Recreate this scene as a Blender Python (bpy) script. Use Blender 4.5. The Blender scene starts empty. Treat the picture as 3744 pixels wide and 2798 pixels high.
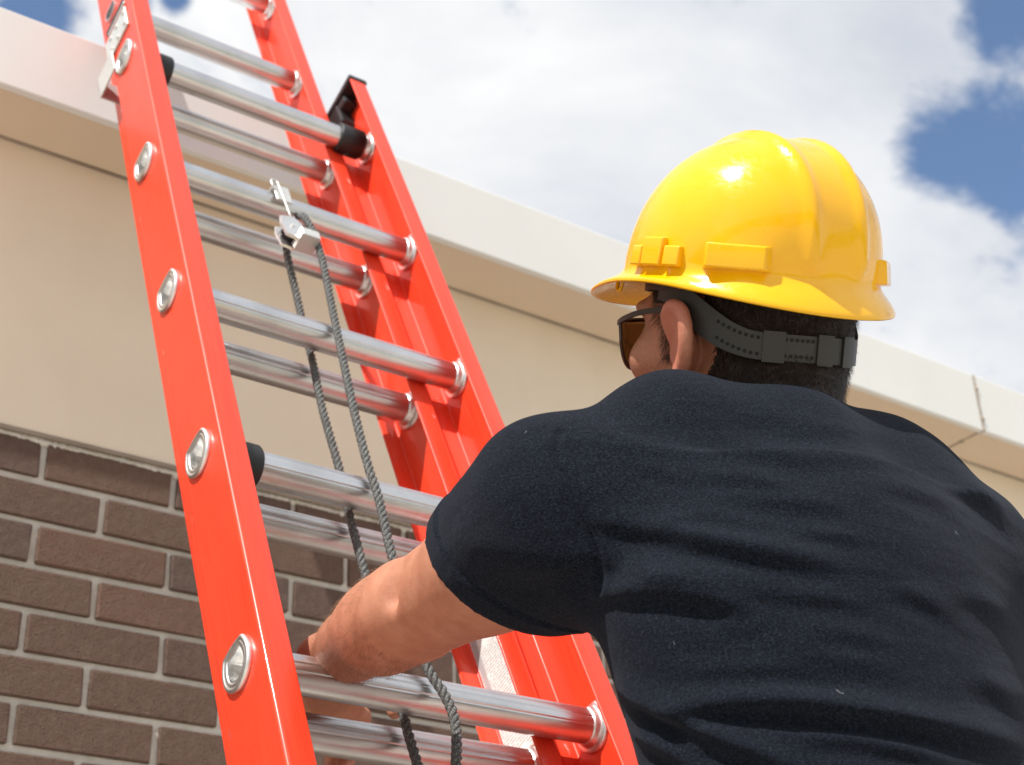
import bpy, bmesh, math, random
import numpy as np
from mathutils import Vector, Matrix
random.seed(7); RNG = np.random.default_rng(7)
S = bpy.context.scene
COL = S.collection
rad = math.radians

# ------------------------------------------------------------------ camera
HC = 1.15                       # camera height above the ground
FPX, WPX, HPX = 5836.9, 3744.0, 2798.0
CM = np.array([[0.82128, -0.56936, -0.03654],      # right
               [-0.25272, -0.42046, 0.87140],      # up
               [0.51150, 0.70643, 0.48921]])       # forward
CAM0 = np.array([0, 0, HC])
cd = bpy.data.cameras.new('camera'); cam = bpy.data.objects.new('camera', cd); COL.objects.link(cam)
cd.sensor_fit = 'HORIZONTAL'; cd.sensor_width = 36; cd.lens = FPX / WPX * 36
cd.clip_start = .05; cd.clip_end = 3000
Rm = Matrix([[*CM[0]], [*CM[1]], [*(-CM[2])]]).transposed()
cam.matrix_world = Matrix.Translation((0, 0, HC)) @ Rm.to_quaternion().to_matrix().to_4x4()
cd.dof.use_dof = True; cd.dof.focus_distance = 1.42; cd.dof.aperture_fstop = 10
S.camera = cam
S.cycles.max_bounces = 6; S.cycles.diffuse_bounces = 3; S.cycles.glossy_bounces = 3; S.cycles.transmission_bounces = 5

def P(u, v, d):                 # photo pixel + depth along the view axis -> world point
    return CAM0 + np.array([(u - WPX/2)/FPX*d, -(v - HPX/2)/FPX*d, d]) @ CM
def pix(Q):                     # world points -> photo pixels
    q = (np.asarray(Q) - CAM0) @ CM.T
    return np.stack([WPX/2 + FPX*q[..., 0]/q[..., 2], HPX/2 - FPX*q[..., 1]/q[..., 2]], -1), q[..., 2]

# ------------------------------------------------------------------ sun and sky
SUN = Vector((-.56, -.205, .80)).normalized()
sl = bpy.data.lights.new('sun', 'SUN'); sl.energy = 5.0; sl.angle = rad(.53); sl.color = (1, .955, .89)
so = bpy.data.objects.new('sun', sl); COL.objects.link(so); so.location = (-3, -2, 8)
so.rotation_euler = (-SUN).to_track_quat('-Z', 'Y').to_euler()
S.view_settings.view_transform = 'Standard'; S.view_settings.look = 'None'
S.view_settings.exposure = 0.2; S.view_settings.gamma = 1; S.view_settings.use_curve_mapping = False

world = bpy.data.worlds.new('World'); S.world = world; world.use_nodes = True
world.cycles.sampling_method = 'MANUAL'; world.cycles.sample_map_resolution = 256
wn, wl = world.node_tree.nodes, world.node_tree.links
wn.clear()
def N(t, nodes=None, **kw):
    n = (nodes or wn).new(t)
    for k, v in kw.items(): setattr(n, k, v)
    return n
def M2(op, a, b=None, c=None, nodes=None, links=None, clamp=False):
    nodes = nodes or wn; links = links or wl
    n = nodes.new('ShaderNodeMath'); n.operation = op; n.use_clamp = clamp
    for i, x in enumerate((a, b, c)):
        if x is None: continue
        if isinstance(x, (int, float)): n.inputs[i].default_value = x
        else: links.new(x, n.inputs[i])
    return n.outputs[0]
sky = N('ShaderNodeTexSky', sky_type='NISHITA', sun_disc=False)
sky.sun_elevation = math.asin(SUN.z); sky.sun_rotation = math.atan2(SUN.x, SUN.y)
sky.altitude = 200; sky.air_density = 1.0; sky.dust_density = .3; sky.ozone_density = 1.8
tc = N('ShaderNodeTexCoord')
dirv = tc.outputs['Generated']
def fbm(scale, detail, rough, off, dist=0.):
    mp = N('ShaderNodeMapping'); mp.inputs['Location'].default_value = off
    wl.new(dirv, mp.inputs['Vector'])
    n = N('ShaderNodeTexNoise'); n.inputs['Scale'].default_value = scale; n.inputs['Detail'].default_value = detail
    n.inputs['Roughness'].default_value = rough; n.inputs['Distortion'].default_value = dist
    wl.new(mp.outputs[0], n.inputs['Vector']); return n.outputs['Fac']
edge = fbm(8.0, 10, .66, (3.1, 1.7, .4), .25)
big = fbm(2.3, 4, .5, (8.2, 2.2, 5.1))
def gap(u, v, r):               # an opening in the cloud deck around one direction, radius in degrees
    d = (P(u, v, 1.) - CAM0); d /= np.linalg.norm(d)
    vm = N('ShaderNodeVectorMath', operation='DISTANCE'); wl.new(dirv, vm.inputs[0]); vm.inputs[1].default_value = d
    return M2('DIVIDE', vm.outputs['Value'], rad(r))
gaps = None
for u, v, r in [(3600, 560, 2.2), (3440, 580, 1.7), (3720, 680, 1.5), (3690, 40, 1.6), (3820, 20, 1.8), (180, 20, 1.5), (60, 40, .9), (480, 10, .8), (640, -10, .7), (300, -350, 2.5), (3900, 480, 1.6)]:
    g = gap(u, v, r)
    gaps = g if gaps is None else M2('SMOOTH_MIN', gaps, g, .35)
gterm = M2('SUBTRACT', gaps, 1.0)                          # negative inside an opening
gterm = M2('MINIMUM', gterm, .9)
e2 = M2('MULTIPLY', M2('SUBTRACT', edge, .48), 3.9)
b2 = M2('MULTIPLY', M2('SUBTRACT', big, .40), 3.0)         # further openings anywhere in the sky
cov = M2('ADD', M2('MINIMUM', gterm, b2), e2)
ramp = N('ShaderNodeValToRGB'); wl.new(M2('ADD', M2('MULTIPLY', cov, .55), .5), ramp.inputs[0])
ramp.color_ramp.elements[0].position = .30; ramp.color_ramp.elements[1].position = .72
ramp.color_ramp.interpolation = 'EASE'
body = fbm(2.7, 9, .54, (4.3, 5.2, 2.6), .5)
crmp = N('ShaderNodeValToRGB'); wl.new(body, crmp.inputs[0])
cr = crmp.color_ramp; cr.elements[0].position = .36; cr.elements[0].color = (3.75, 3.98, 4.4, 1)
cr.elements[1].position = .60; cr.elements[1].color = (5.95, 5.95, 5.95, 1)
mix = N('ShaderNodeMix', data_type='RGBA')
wl.new(ramp.outputs[0], mix.inputs[0]); wl.new(sky.outputs[0], mix.inputs[6]); wl.new(crmp.outputs[0], mix.inputs[7])
bg = N('ShaderNodeBackground'); bg.inputs[1].default_value = .15
wl.new(mix.outputs[2], bg.inputs[0])
wo = N('ShaderNodeOutputWorld'); wl.new(bg.outputs[0], wo.inputs[0])

# ------------------------------------------------------------------ helpers
def tag(o, label=None, cat=None, group=None, kind=None):
    if label: o['label'] = label
    if cat: o['category'] = cat
    if group: o['group'] = group
    if kind: o['kind'] = kind
    return o
def empty(name, M=None):
    o = bpy.data.objects.new(name, None); COL.objects.link(o); o.empty_display_size = .1
    if M is not None: o.matrix_world = M
    return o
def mesh(name, verts, faces, mat=None, parent=None, smooth=False, M=None):
    me = bpy.data.meshes.new(name); me.from_pydata([tuple(map(float, v)) for v in verts], [], [tuple(map(int, f)) for f in faces]); me.update()
    if smooth: me.polygons.foreach_set('use_smooth', [True]*len(me.polygons))
    if mat: me.materials.append(mat)
    o = bpy.data.objects.new(name, me); COL.objects.link(o)
    if parent: o.parent = parent
    if M is not None: o.matrix_basis = M
    return o
def bmobj(name, bm, mat=None, parent=None, smooth=False):
    me = bpy.data.meshes.new(name); bm.to_mesh(me); bm.free()
    if smooth: me.polygons.foreach_set('use_smooth', [True]*len(me.polygons))
    if mat: me.materials.append(mat)
    o = bpy.data.objects.new(name, me); COL.objects.link(o)
    if parent: o.parent = parent
    return o
def box_bm(lo, hi, bev=0., seg=1):
    bm = bmesh.new(); bmesh.ops.create_cube(bm, size=1)
    lo = Vector(lo); hi = Vector(hi); c = (lo+hi)/2; s = hi-lo
    for v in bm.verts: v.co = Vector((v.co.x*s.x, v.co.y*s.y, v.co.z*s.z)) + c
    if bev: bmesh.ops.bevel(bm, geom=list(bm.edges), offset=bev, segments=seg, profile=.5, affect='EDGES')
    return bm
def box(name, lo, hi, mat, parent=None, bev=0., seg=1):
    return bmobj(name, box_bm(lo, hi, bev, seg), mat, parent)
def tube(path, r, n=10, cap=True, closed=False):
    path = [np.array(p, float) for p in path]; m = len(path); V = []; F = []
    rs = r if hasattr(r, '__len__') else [r]*m
    T = []
    for i in range(m):
        a = path[(i-1) % m] if (closed or i > 0) else path[i]; b = path[(i+1) % m] if (closed or i < m-1) else path[i]
        t = b-a; T.append(t/np.linalg.norm(t))
    x = np.cross(T[0], [0, 0, 1]);
    if np.linalg.norm(x) < .1: x = np.cross(T[0], [1, 0, 0])
    x /= np.linalg.norm(x)
    for i in range(m):
        x = x - T[i]*(x@T[i]); x /= np.linalg.norm(x); y = np.cross(T[i], x)
        for k in range(n):
            a = 2*math.pi*k/n; V.append(path[i] + rs[i]*(math.cos(a)*x + math.sin(a)*y))
    for i in range(m if closed else m-1):
        for k in range(n):
            j = (i+1) % m
            F.append((i*n+k, i*n+(k+1) % n, j*n+(k+1) % n, j*n+k))
    if cap and not closed:
        F.append(tuple(range(n))[::-1]); F.append(tuple((m-1)*n+k for k in range(n)))
    return V, F
def loft(loops, cap0=False, cap1=False):
    n = len(loops[0]); V = [p for l in loops for p in l]; F = []
    for i in range(len(loops)-1):
        for k in range(n):
            F.append((i*n+k, i*n+(k+1) % n, (i+1)*n+(k+1) % n, (i+1)*n+k))
    if cap0: F.append(tuple(range(n))[::-1])
    if cap1: F.append(tuple((len(loops)-1)*n+k for k in range(n)))
    return V, F
def join(*vf):
    V = []; F = []
    for v, f in vf:
        o = len(V); V += list(v); F += [tuple(i+o for i in q) for q in f]
    return V, F
def catmull(pts, n=8):
    p = [np.array(q, float) for q in pts]; p = [2*p[0]-p[1]] + p + [2*p[-1]-p[-2]]; out = []
    for i in range(1, len(p)-2):
        for k in range(n):
            t = k/n
            out.append(.5*((2*p[i]) + (-p[i-1]+p[i+1])*t + (2*p[i-1]-5*p[i]+4*p[i+1]-p[i+2])*t*t + (-p[i-1]+3*p[i]-3*p[i+1]+p[i+2])*t**3))
    out.append(p[-2]); return out

# ------------------------------------------------------------------ materials
def material(name, color, rough=.5, metal=0., spec=.5, coat=0., coat_rough=.05):
    m = bpy.data.materials.new(name); m.use_nodes = True
    b = m.node_tree.nodes['Principled BSDF']
    b.inputs['Base Color'].default_value = (*color, 1); b.inputs['Roughness'].default_value = rough
    b.inputs['Metallic'].default_value = metal; b.inputs['Specular IOR Level'].default_value = spec
    b.inputs['Coat Weight'].default_value = coat; b.inputs['Coat Roughness'].default_value = coat_rough
    return m, m.node_tree.nodes, m.node_tree.links, b
def noise(ns, ls, scale, detail=4, rough=.5, stretch=(1, 1, 1), coord='Object', dist=0.):
    t = ns.new('ShaderNodeTexCoord'); mp = ns.new('ShaderNodeMapping'); mp.inputs['Scale'].default_value = stretch
    ls.new(t.outputs[coord], mp.inputs[0]); n = ns.new('ShaderNodeTexNoise')
    n.inputs['Scale'].default_value = scale; n.inputs['Detail'].default_value = detail; n.inputs['Roughness'].default_value = rough
    n.inputs['Distortion'].default_value = dist
    ls.new(mp.outputs[0], n.inputs['Vector']); return n.outputs['Fac']
def ramp_(ns, ls, fac, stops):
    r = ns.new('ShaderNodeValToRGB'); ls.new(fac, r.inputs[0]); e = r.color_ramp.elements
    while len(e) < len(stops): e.new(.5)
    for k, (p, c) in enumerate(stops):
        e[k].position = p; e[k].color = (*c, 1) if len(c) == 3 else c
    return r.outputs[0]
def bump(ns, ls, b, h, strength, dist=.001):
    n = ns.new('ShaderNodeBump'); n.inputs['Strength'].default_value = strength; n.inputs['Distance'].default_value = dist
    ls.new(h, n.inputs['Height']); ls.new(n.outputs[0], b.inputs['Normal']); return n
def mixc(ns, ls, fac, a, b):
    m = ns.new('ShaderNodeMix'); m.data_type = 'RGBA'
    for i, x in ((0, fac), (6, a), (7, b)):
        if isinstance(x, (int, float)): m.inputs[i].default_value = x
        elif isinstance(x, tuple): m.inputs[i].default_value = (*x, 1)
        else: ls.new(x, m.inputs[i])
    return m.outputs[2]
MAT = {}
# red fibreglass
m, ns, ls, b = material('red_fibreglass', (.8, .05, .02), .34, 0, .35, .28, .08); MAT['red'] = m
st = noise(ns, ls, 900, 3, .6, (1, 1, .012)); blo = noise(ns, ls, 7, 4, .6, (1, 1, .5))
c1 = ramp_(ns, ls, st, [(.3, (.68, .028, .008)), (.7, (.90, .060, .019))])
c2 = mixc(ns, ls, M2('MULTIPLY', blo, .35, nodes=ns, links=ls), c1, (.90, .085, .035))
scr = noise(ns, ls, 60, 6, .75, (1, 2.2, .45), dist=1.2)
smask = M2('MULTIPLY', ramp_(ns, ls, scr, [(.67, (0, 0, 0)), (.74, (1, 1, 1))]), .5, nodes=ns, links=ls)
ls.new(mixc(ns, ls, smask, c2, (.95, .40, .30)), b.inputs['Base Color'])
ls.new(ramp_(ns, ls, blo, [(.3, (.34,)*3), (.7, (.50,)*3)]), b.inputs['Roughness'])
bump(ns, ls, b, st, .12, .0006)
# aluminium
def alu(name, col, r0, r1, stretch):
    m, ns, ls, b = material(name, col, .3, 1.)
    s = noise(ns, ls, 500, 3, .6, stretch); d = noise(ns, ls, 12, 5, .65)
    ls.new(ramp_(ns, ls, s, [(.3, (r0,)*3), (.75, (r1,)*3)]), b.inputs['Roughness'])
    ls.new(mixc(ns, ls, M2('MULTIPLY', ramp_(ns, ls, d, [(.5, (0, 0, 0)), (.8, (1, 1, 1))]), .45, nodes=ns, links=ls), col, tuple(x*.55 for x in col)), b.inputs['Base Color'])
    bump(ns, ls, b, s, .15, .0004); return m
MAT['alu'] = alu('brushed_aluminium', (.70, .70, .70), .27, .46, (.02, 1, 1))
MAT['cast'] = alu('cast_aluminium', (.80, .79, .77), .32, .5, (1, 1, 1))
MAT['steel'] = alu('zinc_steel', (.66, .66, .64), .42, .6, (1, 1, 1))
MAT['steel'].node_tree.nodes['Principled BSDF'].inputs['Metallic'].default_value = .6
MAT['rubber'] = material('black_rubber', (.012, .012, .013), .5)[0]
# rope
m, ns, ls, b = material('rope_fibre', (.1, .1, .1), .7); MAT['rope'] = m
fb = noise(ns, ls, 1400, 2, .6, (1, 1, .3)); ls.new(ramp_(ns, ls, fb, [(.35, (.018, .019, .019)), (.56, (.10, .104, .10)), (.72, (.50, .50, .47))]), b.inputs['Base Color'])
bump(ns, ls, b, fb, .5, .0008)
# print on the label: rows of tiny unreadable type
m, ns, ls, b = material('label_paper', (.8, .8, .78), .45); MAT['label'] = m
tcd = ns.new('ShaderNodeTexCoord'); sx = ns.new('ShaderNodeSeparateXYZ'); ls.new(tcd.outputs['Object'], sx.inputs[0])
row = M2('FRACT', M2('MULTIPLY', sx.outputs['Z'], 240., nodes=ns, links=ls), nodes=ns, links=ls)
rowm = M2('LESS_THAN', row, .62, nodes=ns, links=ls)
wd = noise(ns, ls, 330, 2, .5, (1, 1, 1.0)); wm = M2('GREATER_THAN', wd, .43, nodes=ns, links=ls)
para = noise(ns, ls, 34, 2, .5, (1, .5, 1.)); pm = M2('GREATER_THAN', para, .40, nodes=ns, links=ls)
txt = M2('MULTIPLY', M2('MULTIPLY', rowm, wm, nodes=ns, links=ls), pm, nodes=ns, links=ls)
ls.new(mixc(ns, ls, M2('MULTIPLY', txt, .45, nodes=ns, links=ls), (.80, .80, .78), (.16, .16, .17)), b.inputs['Base Color'])
MAT['label_grey'] = material('label_grey_print', (.42, .42, .43), .45)[0]
# masonry
m, ns, ls, b = material('brown_brick', (.1, .06, .05), .85); MAT['brick'] = m
oi = ns.new('ShaderNodeObjectInfo'); rnd = oi.outputs['Random']
a = ramp_(ns, ls, rnd, [(0, (.092, .050, .037)), (.35, (.118, .064, .043)), (.6, (.108, .061, .043)), (.8, (.142, .072, .046)), (1, (.082, .052, .041))])
n1 = noise(ns, ls, 55, 6, .65); n2 = noise(ns, ls, 330, 3, .6)
c = mixc(ns, ls, M2('MULTIPLY', ramp_(ns, ls, n1, [(.35, (0, 0, 0)), (.75, (1, 1, 1))]), .6, nodes=ns, links=ls), a, (.165, .110, .083))
c = mixc(ns, ls, M2('MULTIPLY', ramp_(ns, ls, n2, [(.57, (0, 0, 0)), (.66, (1, 1, 1))]), .85, nodes=ns, links=ls), c, (.028, .020, .018))
ls.new(c, b.inputs['Base Color'])
bump(ns, ls, b, M2('ADD', M2('MULTIPLY', n1, .8, nodes=ns, links=ls), n2, nodes=ns, links=ls), .8, .0035)
m, ns, ls, b = material('mortar', (.5, .47, .42), .95); MAT['mortar'] = m
n1 = noise(ns, ls, 26, 6, .7); n2 = noise(ns, ls, 240, 4, .6)
ls.new(ramp_(ns, ls, n1, [(.25, (.52, .485, .42)), (.6, (.68, .64, .57)), (.8, (.74, .71, .64))]), b.inputs['Base Color'])
bump(ns, ls, b, n2, .6, .003)
def stucco(name, c0, c1, bmp=.25):
    m, ns, ls, b = material(name, c0, .8)
    n1 = noise(ns, ls, 3.2, 6, .6); n2 = noise(ns, ls, 420, 4, .6); n3 = noise(ns, ls, 30, 5, .8)
    c = ramp_(ns, ls, n1, [(.3, c0), (.7, c1)])
    c = mixc(ns, ls, M2('MULTIPLY', ramp_(ns, ls, n3, [(.71, (0, 0, 0)), (.79, (1, 1, 1))]), .5, nodes=ns, links=ls), c, tuple(x*.55 for x in c0))
    n5 = noise(ns, ls, 9, 5, .7, (1, 1, .12))
    c = mixc(ns, ls, M2('MULTIPLY', ramp_(ns, ls, n5, [(.52, (0, 0, 0)), (.72, (1, 1, 1))]), .06, nodes=ns, links=ls), c, tuple(x*.62 for x in c0))
    ls.new(c, b.inputs['Base Color']); bump(ns, ls, b, n2, bmp, .0012); return m
MAT['stucco'] = stucco('beige_stucco', (.76, .64, .50), (.82, .705, .56))
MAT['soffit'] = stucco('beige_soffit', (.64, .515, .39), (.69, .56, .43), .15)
MAT['fascia'] = stucco('white_fascia', (.70, .695, .675), (.74, .735, .715), .1)
MAT['sealant'] = stucco('brown_sealant', (.20, .15, .11), (.38, .32, .26), .5)
m, ns, ls, b = material('concrete', (.4, .38, .35), .9); MAT['concrete'] = m
n1 = noise(ns, ls, 1.3, 8, .65); n2 = noise(ns, ls, 90, 5, .6)
ls.new(ramp_(ns, ls, n1, [(.3, (.42, .385, .335)), (.7, (.52, .48, .42))]), b.inputs['Base Color']); bump(ns, ls, b, n2, .4, .004)
m, ns, ls, b = material('lawn', (.06, .10, .025), .95); MAT['lawn'] = m
n1 = noise(ns, ls, 40, 8, .7); ls.new(ramp_(ns, ls, n1, [(.3, (.04, .07, .018)), (.7, (.10, .14, .04))]), b.inputs['Base Color']); bump(ns, ls, b, n1, 1, .03)


# ------------------------------------------------------------------ ground
g = mesh('ground', [(-600, -600, 0), (600, -600, 0), (600, 600, 0), (-600, 600, 0)], [(0, 1, 2, 3)], MAT['lawn']); tag(g, kind='structure')
g = mesh('pavement', [(-12, -9, .004), (16, -9, .004), (16, 2.3, .004), (-12, 2.3, .004)], [(0, 1, 2, 3)], MAT['concrete']); tag(g, kind='structure')

# ------------------------------------------------------------------ building
WY = 2.20                                    # outer face of the bricks
ZB = .5305*WY + HC                           # top of the brickwork
ZS = .7685*WY + HC                           # soffit underside
FY = WY*.7685/.8225                          # face of the fascia
ZF = .894*FY + HC                            # top of the fascia
XL, XR = -2.6, 7.4
bld = empty('building', Matrix.Translation((2.4, WY+2, 0)))
tag(bld, 'low building of brown brick with a beige band and white roof fascia', 'building')
BI = Matrix.Translation((-2.4, -(WY+2), 0))
def part(o, parent):                         # world-space mesh under a thing standing elsewhere
    o.parent = parent; o.matrix_parent_inverse = BI; return o
CH = .0693; CP = .2165; JT = .0105           # course height, brick pitch, joint
wall = part(box('brick_wall', (XL, WY+.0075, 0), (XR, WY+.22, ZB-.0005), MAT['mortar']), bld)
def brick_mesh(seed, L):
    r = random.Random(seed); bm = box_bm((-L/2, 0, -(CH-JT)/2), (L/2, .09, (CH-JT)/2), .0022, 1)
    for v in bm.verts:
        v.co += Vector((r.uniform(-1, 1)*.0011, r.uniform(-1, 1)*.0009, r.uniform(-1, 1)*.0011))
    me = bpy.data.meshes.new('brick'); bm.to_mesh(me); bm.free(); me.materials.append(MAT['brick']); return me
BM = [brick_mesh(k, CP-JT) for k in range(7)]
rest = bmesh.new(); rb = random.Random(3)
for row in range(int(ZB/CH)+1):
    z = ZB - .012 - (CH-JT)/2 - row*CH
    if z < .03: break
    off = (.3166 if row % 2 == 0 else .3630)*WY - .0
    i0 = int((XL-off)/CP)-1
    for i in range(i0, i0+60):
        x = off + CP*(i+.5)
        if x-CP/2 < XL+.01 or x+CP/2 > XR-.01: continue
        dy = rb.uniform(-.0012, .0012); rz = rb.uniform(-.004, .004)
        if row < 13 and .42 < x < 3.15:
            o = bpy.data.objects.new('brick', BM[rb.randrange(7)]); COL.objects.link(o)
            o.parent = wall; o.matrix_parent_inverse = Matrix.Identity(4)
            o.location = (x, WY+dy, z+rb.uniform(-.0008, .0008)); o.rotation_euler = (0, rb.uniform(-.004, .004), rz)
        else:
            bm2 = box_bm((x-(CP-JT)/2, WY+dy, z-(CH-JT)/2), (x+(CP-JT)/2, WY+.09, z+(CH-JT)/2))
            tm = bpy.data.meshes.new('t'); bm2.to_mesh(tm); bm2.free(); rest.from_mesh(tm); bpy.data.meshes.remove(tm)
ro = bmobj('outer_bricks', rest, MAT['brick'], wall); tag(ro, kind='stuff')
# rough mortar smear and dirty line where the band sits on the bricks
V = []; F = []; nseg = 900
for i in range(nseg+1):
    x = .3+3.4*i/nseg
    h = .010 + .005*math.sin(x*37) * random.random() + random.uniform(-.003, .004); y = random.uniform(.0, .003)
    V += [(x, WY+.004-y, ZB-.004), (x, WY+.001-y, ZB-.004-h*.5), (x, WY+.006, ZB-.006-h)]
for i in range(nseg):
    a = i*3; F += [(a, a+1, a+4, a+3), (a+1, a+2, a+5, a+4)]
sm = mesh('mortar_bed', V, F, MAT['mortar'], wall)
band = part(box('stucco_band', (XL, WY-.002, ZB), (XR, WY+.2, ZS+.05), MAT['stucco'], None, .0015), bld)
dl = part(box('drip_edge', (XL, WY-.0045, ZB-.0045), (XR, WY+.05, ZB+.002), MAT['sealant']), bld)
XJ = 2.845                                    # visible joint
for xa, xb in ((XL, XJ-3.05), (XJ-3.045, XJ-.0025), (XJ+.0025, XR)):
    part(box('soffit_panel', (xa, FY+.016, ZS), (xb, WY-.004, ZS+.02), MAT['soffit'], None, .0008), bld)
    fp = part(box('fascia_panel', (xa, FY, ZS-.004), (xb, FY+.015, ZF), MAT['fascia'], None, .0025, 2), bld)
part(box('soffit_gap', (XL, WY-.012, ZS-.0005), (XR, WY-.0025, ZS+.012), MAT['sealant']), bld)
V, F = tube([(XJ+.0015*math.sin(k*1.7), FY+.001, ZS-.003+(ZF-ZS+.002)*k/20) for k in range(21)], [.0022+.0015*random.random()+(.004 if k in (4, 15) else 0) for k in range(21)], 6)
V2, F2 = tube([(XJ+.001*math.sin(k), FY+.016+(WY-FY-.02)*k/12, ZS+.0005) for k in range(13)], [.002+.0012*random.random()+(.003 if k == 5 else 0) for k in range(13)], 6)
part(mesh('joint_sealant', *join((V, F), (V2, F2)), MAT['sealant']), bld)
part(box('roof_slab', (XL, FY+.016, ZF-.06), (XR, WY+4, ZF-.012), MAT['fascia']), bld)
part(box('side_wall', (XL, WY+.22, 0), (XR, WY+4, ZF-.061), MAT['mortar']), bld)

# ------------------------------------------------------------------ extension ladder
LEAN = .42183; SL, CL = math.sin(LEAN), math.cos(LEAN)
LX, LY, LZ = .6303, 1.8301, 1.6292+HC
LEN = LZ/CL
Lo = Vector((LX, LY-SL*LEN, 0))
LM = Matrix(((1, 0, 0, Lo.x), (0, CL, SL, Lo.y), (0, -SL, CL, Lo.z), (0, 0, 0, 1)))
lad = empty('extension_ladder', LM)
tag(lad, 'red fibreglass extension ladder with aluminium rungs leaning on the white roof edge', 'ladder')
RP = .3048; BW = .427
def hk(k): return LEN - RP*k
ND = 72
def dprof(s=1., grow=0., flute=False):       # D section: flat tread on +u
    out = []
    for i in range(ND):
        a = 2*math.pi*i/ND + math.pi/ND
        x, y = math.cos(a), math.sin(a)
        e_, u_ = .0185*x, (.0185*y if y < 0 else .0155*min(1, 1.55*y))
        if flute and (i % 6) == 0 and y > -.6: e_ *= .955; u_ *= .945 if y < .3 else .88
        l = math.hypot(e_, u_); e_ += grow*e_/l; u_ += grow*u_/l
        out.append((e_*s, u_*s))
    return out
def fine(prof):
    return prof
def dl_loop(x, prof, e, u): return [(x, e+p, u+q) for p, q in prof]
def rail(name, x0, inw, e0, hd, ulo, uhi, holes, mat, parent, fl=.031, th=.0042, hoff=0.):
    """C-channel, web at x0, flanges pointing inward (inw = +1/-1); web pierced at each rung."""
    V = []; F = []
    def add(v, f):
        o = len(V); V.extend(v); F.extend(tuple(i+o for i in q) for q in f)
    r = .0042; e_in, e_out = e0-hd, e0+hd
    # flange + corner profile for each edge, swept along u; web faces are built with holes
    def arc(cx, ce, rr, a0, a1, n=5):
        return [(cx+rr*math.cos(a0+(a1-a0)*k/n), ce+rr*math.sin(a0+(a1-a0)*k/n)) for k in range(n+1)]
    for sgn in (-1, 1):
        ec = e0+sgn*hd
        # outer corner around (r, ec - sgn*r) in local (x inward, e)
        if sgn < 0: outer = arc(r, ec+r, r, math.pi, 1.5*math.pi); tip = arc(fl-.002, ec+.002, .002, 1.5*math.pi, 2*math.pi, 3)+arc(fl-.002, ec+th-.0015, .0015, 0, .5*math.pi, 2); inner = arc(th+.003, ec+th+.003, .003, 1.5*math.pi, math.pi, 3)
        else: outer = arc(r, ec-r, r, math.pi, .5*math.pi); tip = arc(fl-.002, ec-.002, .002, .5*math.pi, 0, 3)+arc(fl-.002, ec-th+.0015, .0015, 0, -.5*math.pi, 2); inner = arc(th+.003, ec-th-.003, .003, .5*math.pi, math.pi, 3)
        prof = outer+tip+inner
        v = []; n = len(prof)
        for uu in (ulo, uhi): v += [(x0+inw*px, pe, uu) for px, pe in prof]
        f = [(k, k+1, n+k+1, n+k) for k in range(n-1)]
        f += [tuple(range(n)), tuple(range(2*n-1, n-1, -1))]
        add(v, f)
    ea, eb = e_in+r, e_out-r
    hol = sorted(h for h in holes if ulo+.03 < h < uhi-.03)
    cuts = [ulo]+[(hol[k]+hol[k+1])/2 for k in range(len(hol)-1)]+[uhi] if hol else [ulo, uhi]
    dp = dprof(1., .0005)
    for side, xo in ((0, 0.), (1, th)):
        xx = x0+inw*xo; ea2, eb2 = (ea, eb) if side == 0 else (e_in+th+.003, e_out-th-.003)
        if not hol:
            add([(xx, ea2, ulo), (xx, eb2, ulo), (xx, eb2, uhi), (xx, ea2, uhi)], [(0, 1, 2, 3)]); continue
        for k, h in enumerate(hol):
            a_, b_ = cuts[k], cuts[k+1]; hh = .026
            # plain strips above and below, ring of quads around the hole
            if h-hh > a_: add([(xx, ea2, a_), (xx, eb2, a_), (xx, eb2, h-hh), (xx, ea2, h-hh)], [(0, 1, 2, 3)])
            if h+hh < b_: add([(xx, ea2, h+hh), (xx, eb2, h+hh), (xx, eb2, b_), (xx, ea2, b_)], [(0, 1, 2, 3)])
            inner = [(xx, e0+hoff+p, h+q) for p, q in dp]; outr = []
            for i in range(ND):
                an = 2*math.pi*i/ND+math.pi/ND; cx, cy = math.cos(an), math.sin(an)
                ew = (eb2-(e0+hoff)) if cx > 0 else ((e0+hoff)-ea2)
                t = min(ew/abs(cx) if abs(cx) > 1e-6 else 9, hh/abs(cy) if abs(cy) > 1e-6 else 9)
                outr.append((xx, e0+hoff+cx*t, h+cy*t))
            corners = [(xx, eb2, h+hh), (xx, ea2, h+hh), (xx, ea2, h-hh), (xx, eb2, h-hh)]
            add(inner+outr+corners, [(i, (i+1) % ND, ND+(i+1) % ND, ND+i) for i in range(ND)])
            o = len(V)-4
            for ci, c in enumerate(corners):
                best = [i for i in range(ND) if (outr[i][1]-e0-hoff > 0) == (c[1] > e0+hoff) and (outr[(i+1) % ND][1]-e0-hoff > 0) == (c[1] > e0+hoff)
                        and (outr[i][2] > h) == (c[2] > h) and (outr[(i+1) % ND][2] > h) == (c[2] > h)
                        and abs(outr[i][1]-outr[(i+1) % ND][1]) > 1e-7 and abs(outr[i][2]-outr[(i+1) % ND][2]) > 1e-7]
                for i in best[:1]:
                    base = len(V)-4-2*ND
                    F.append((base+ND+i, base+ND+(i+1) % ND, o+ci))
    ob = mesh(name, V, F, mat, parent, True)
    bm = bmesh.new(); bm.from_mesh(ob.data); bmesh.ops.remove_doubles(bm, verts=bm.verts, dist=2e-5); bmesh.ops.recalc_face_normals(bm, faces=bm.faces)
    for e_ in bm.edges: e_.smooth = len(e_.link_faces) == 2 and e_.calc_face_angle(0) < .55
    bm.to_mesh(ob.data); bm.free()
    return ob
E_B, HD_B = -.003, .0435
E_F, G_L, G_R, S_F, HD_F = .0602, .028, .046, .016, .042
base_k = range(0, 10); fly_k = range(-9, 7)
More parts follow.
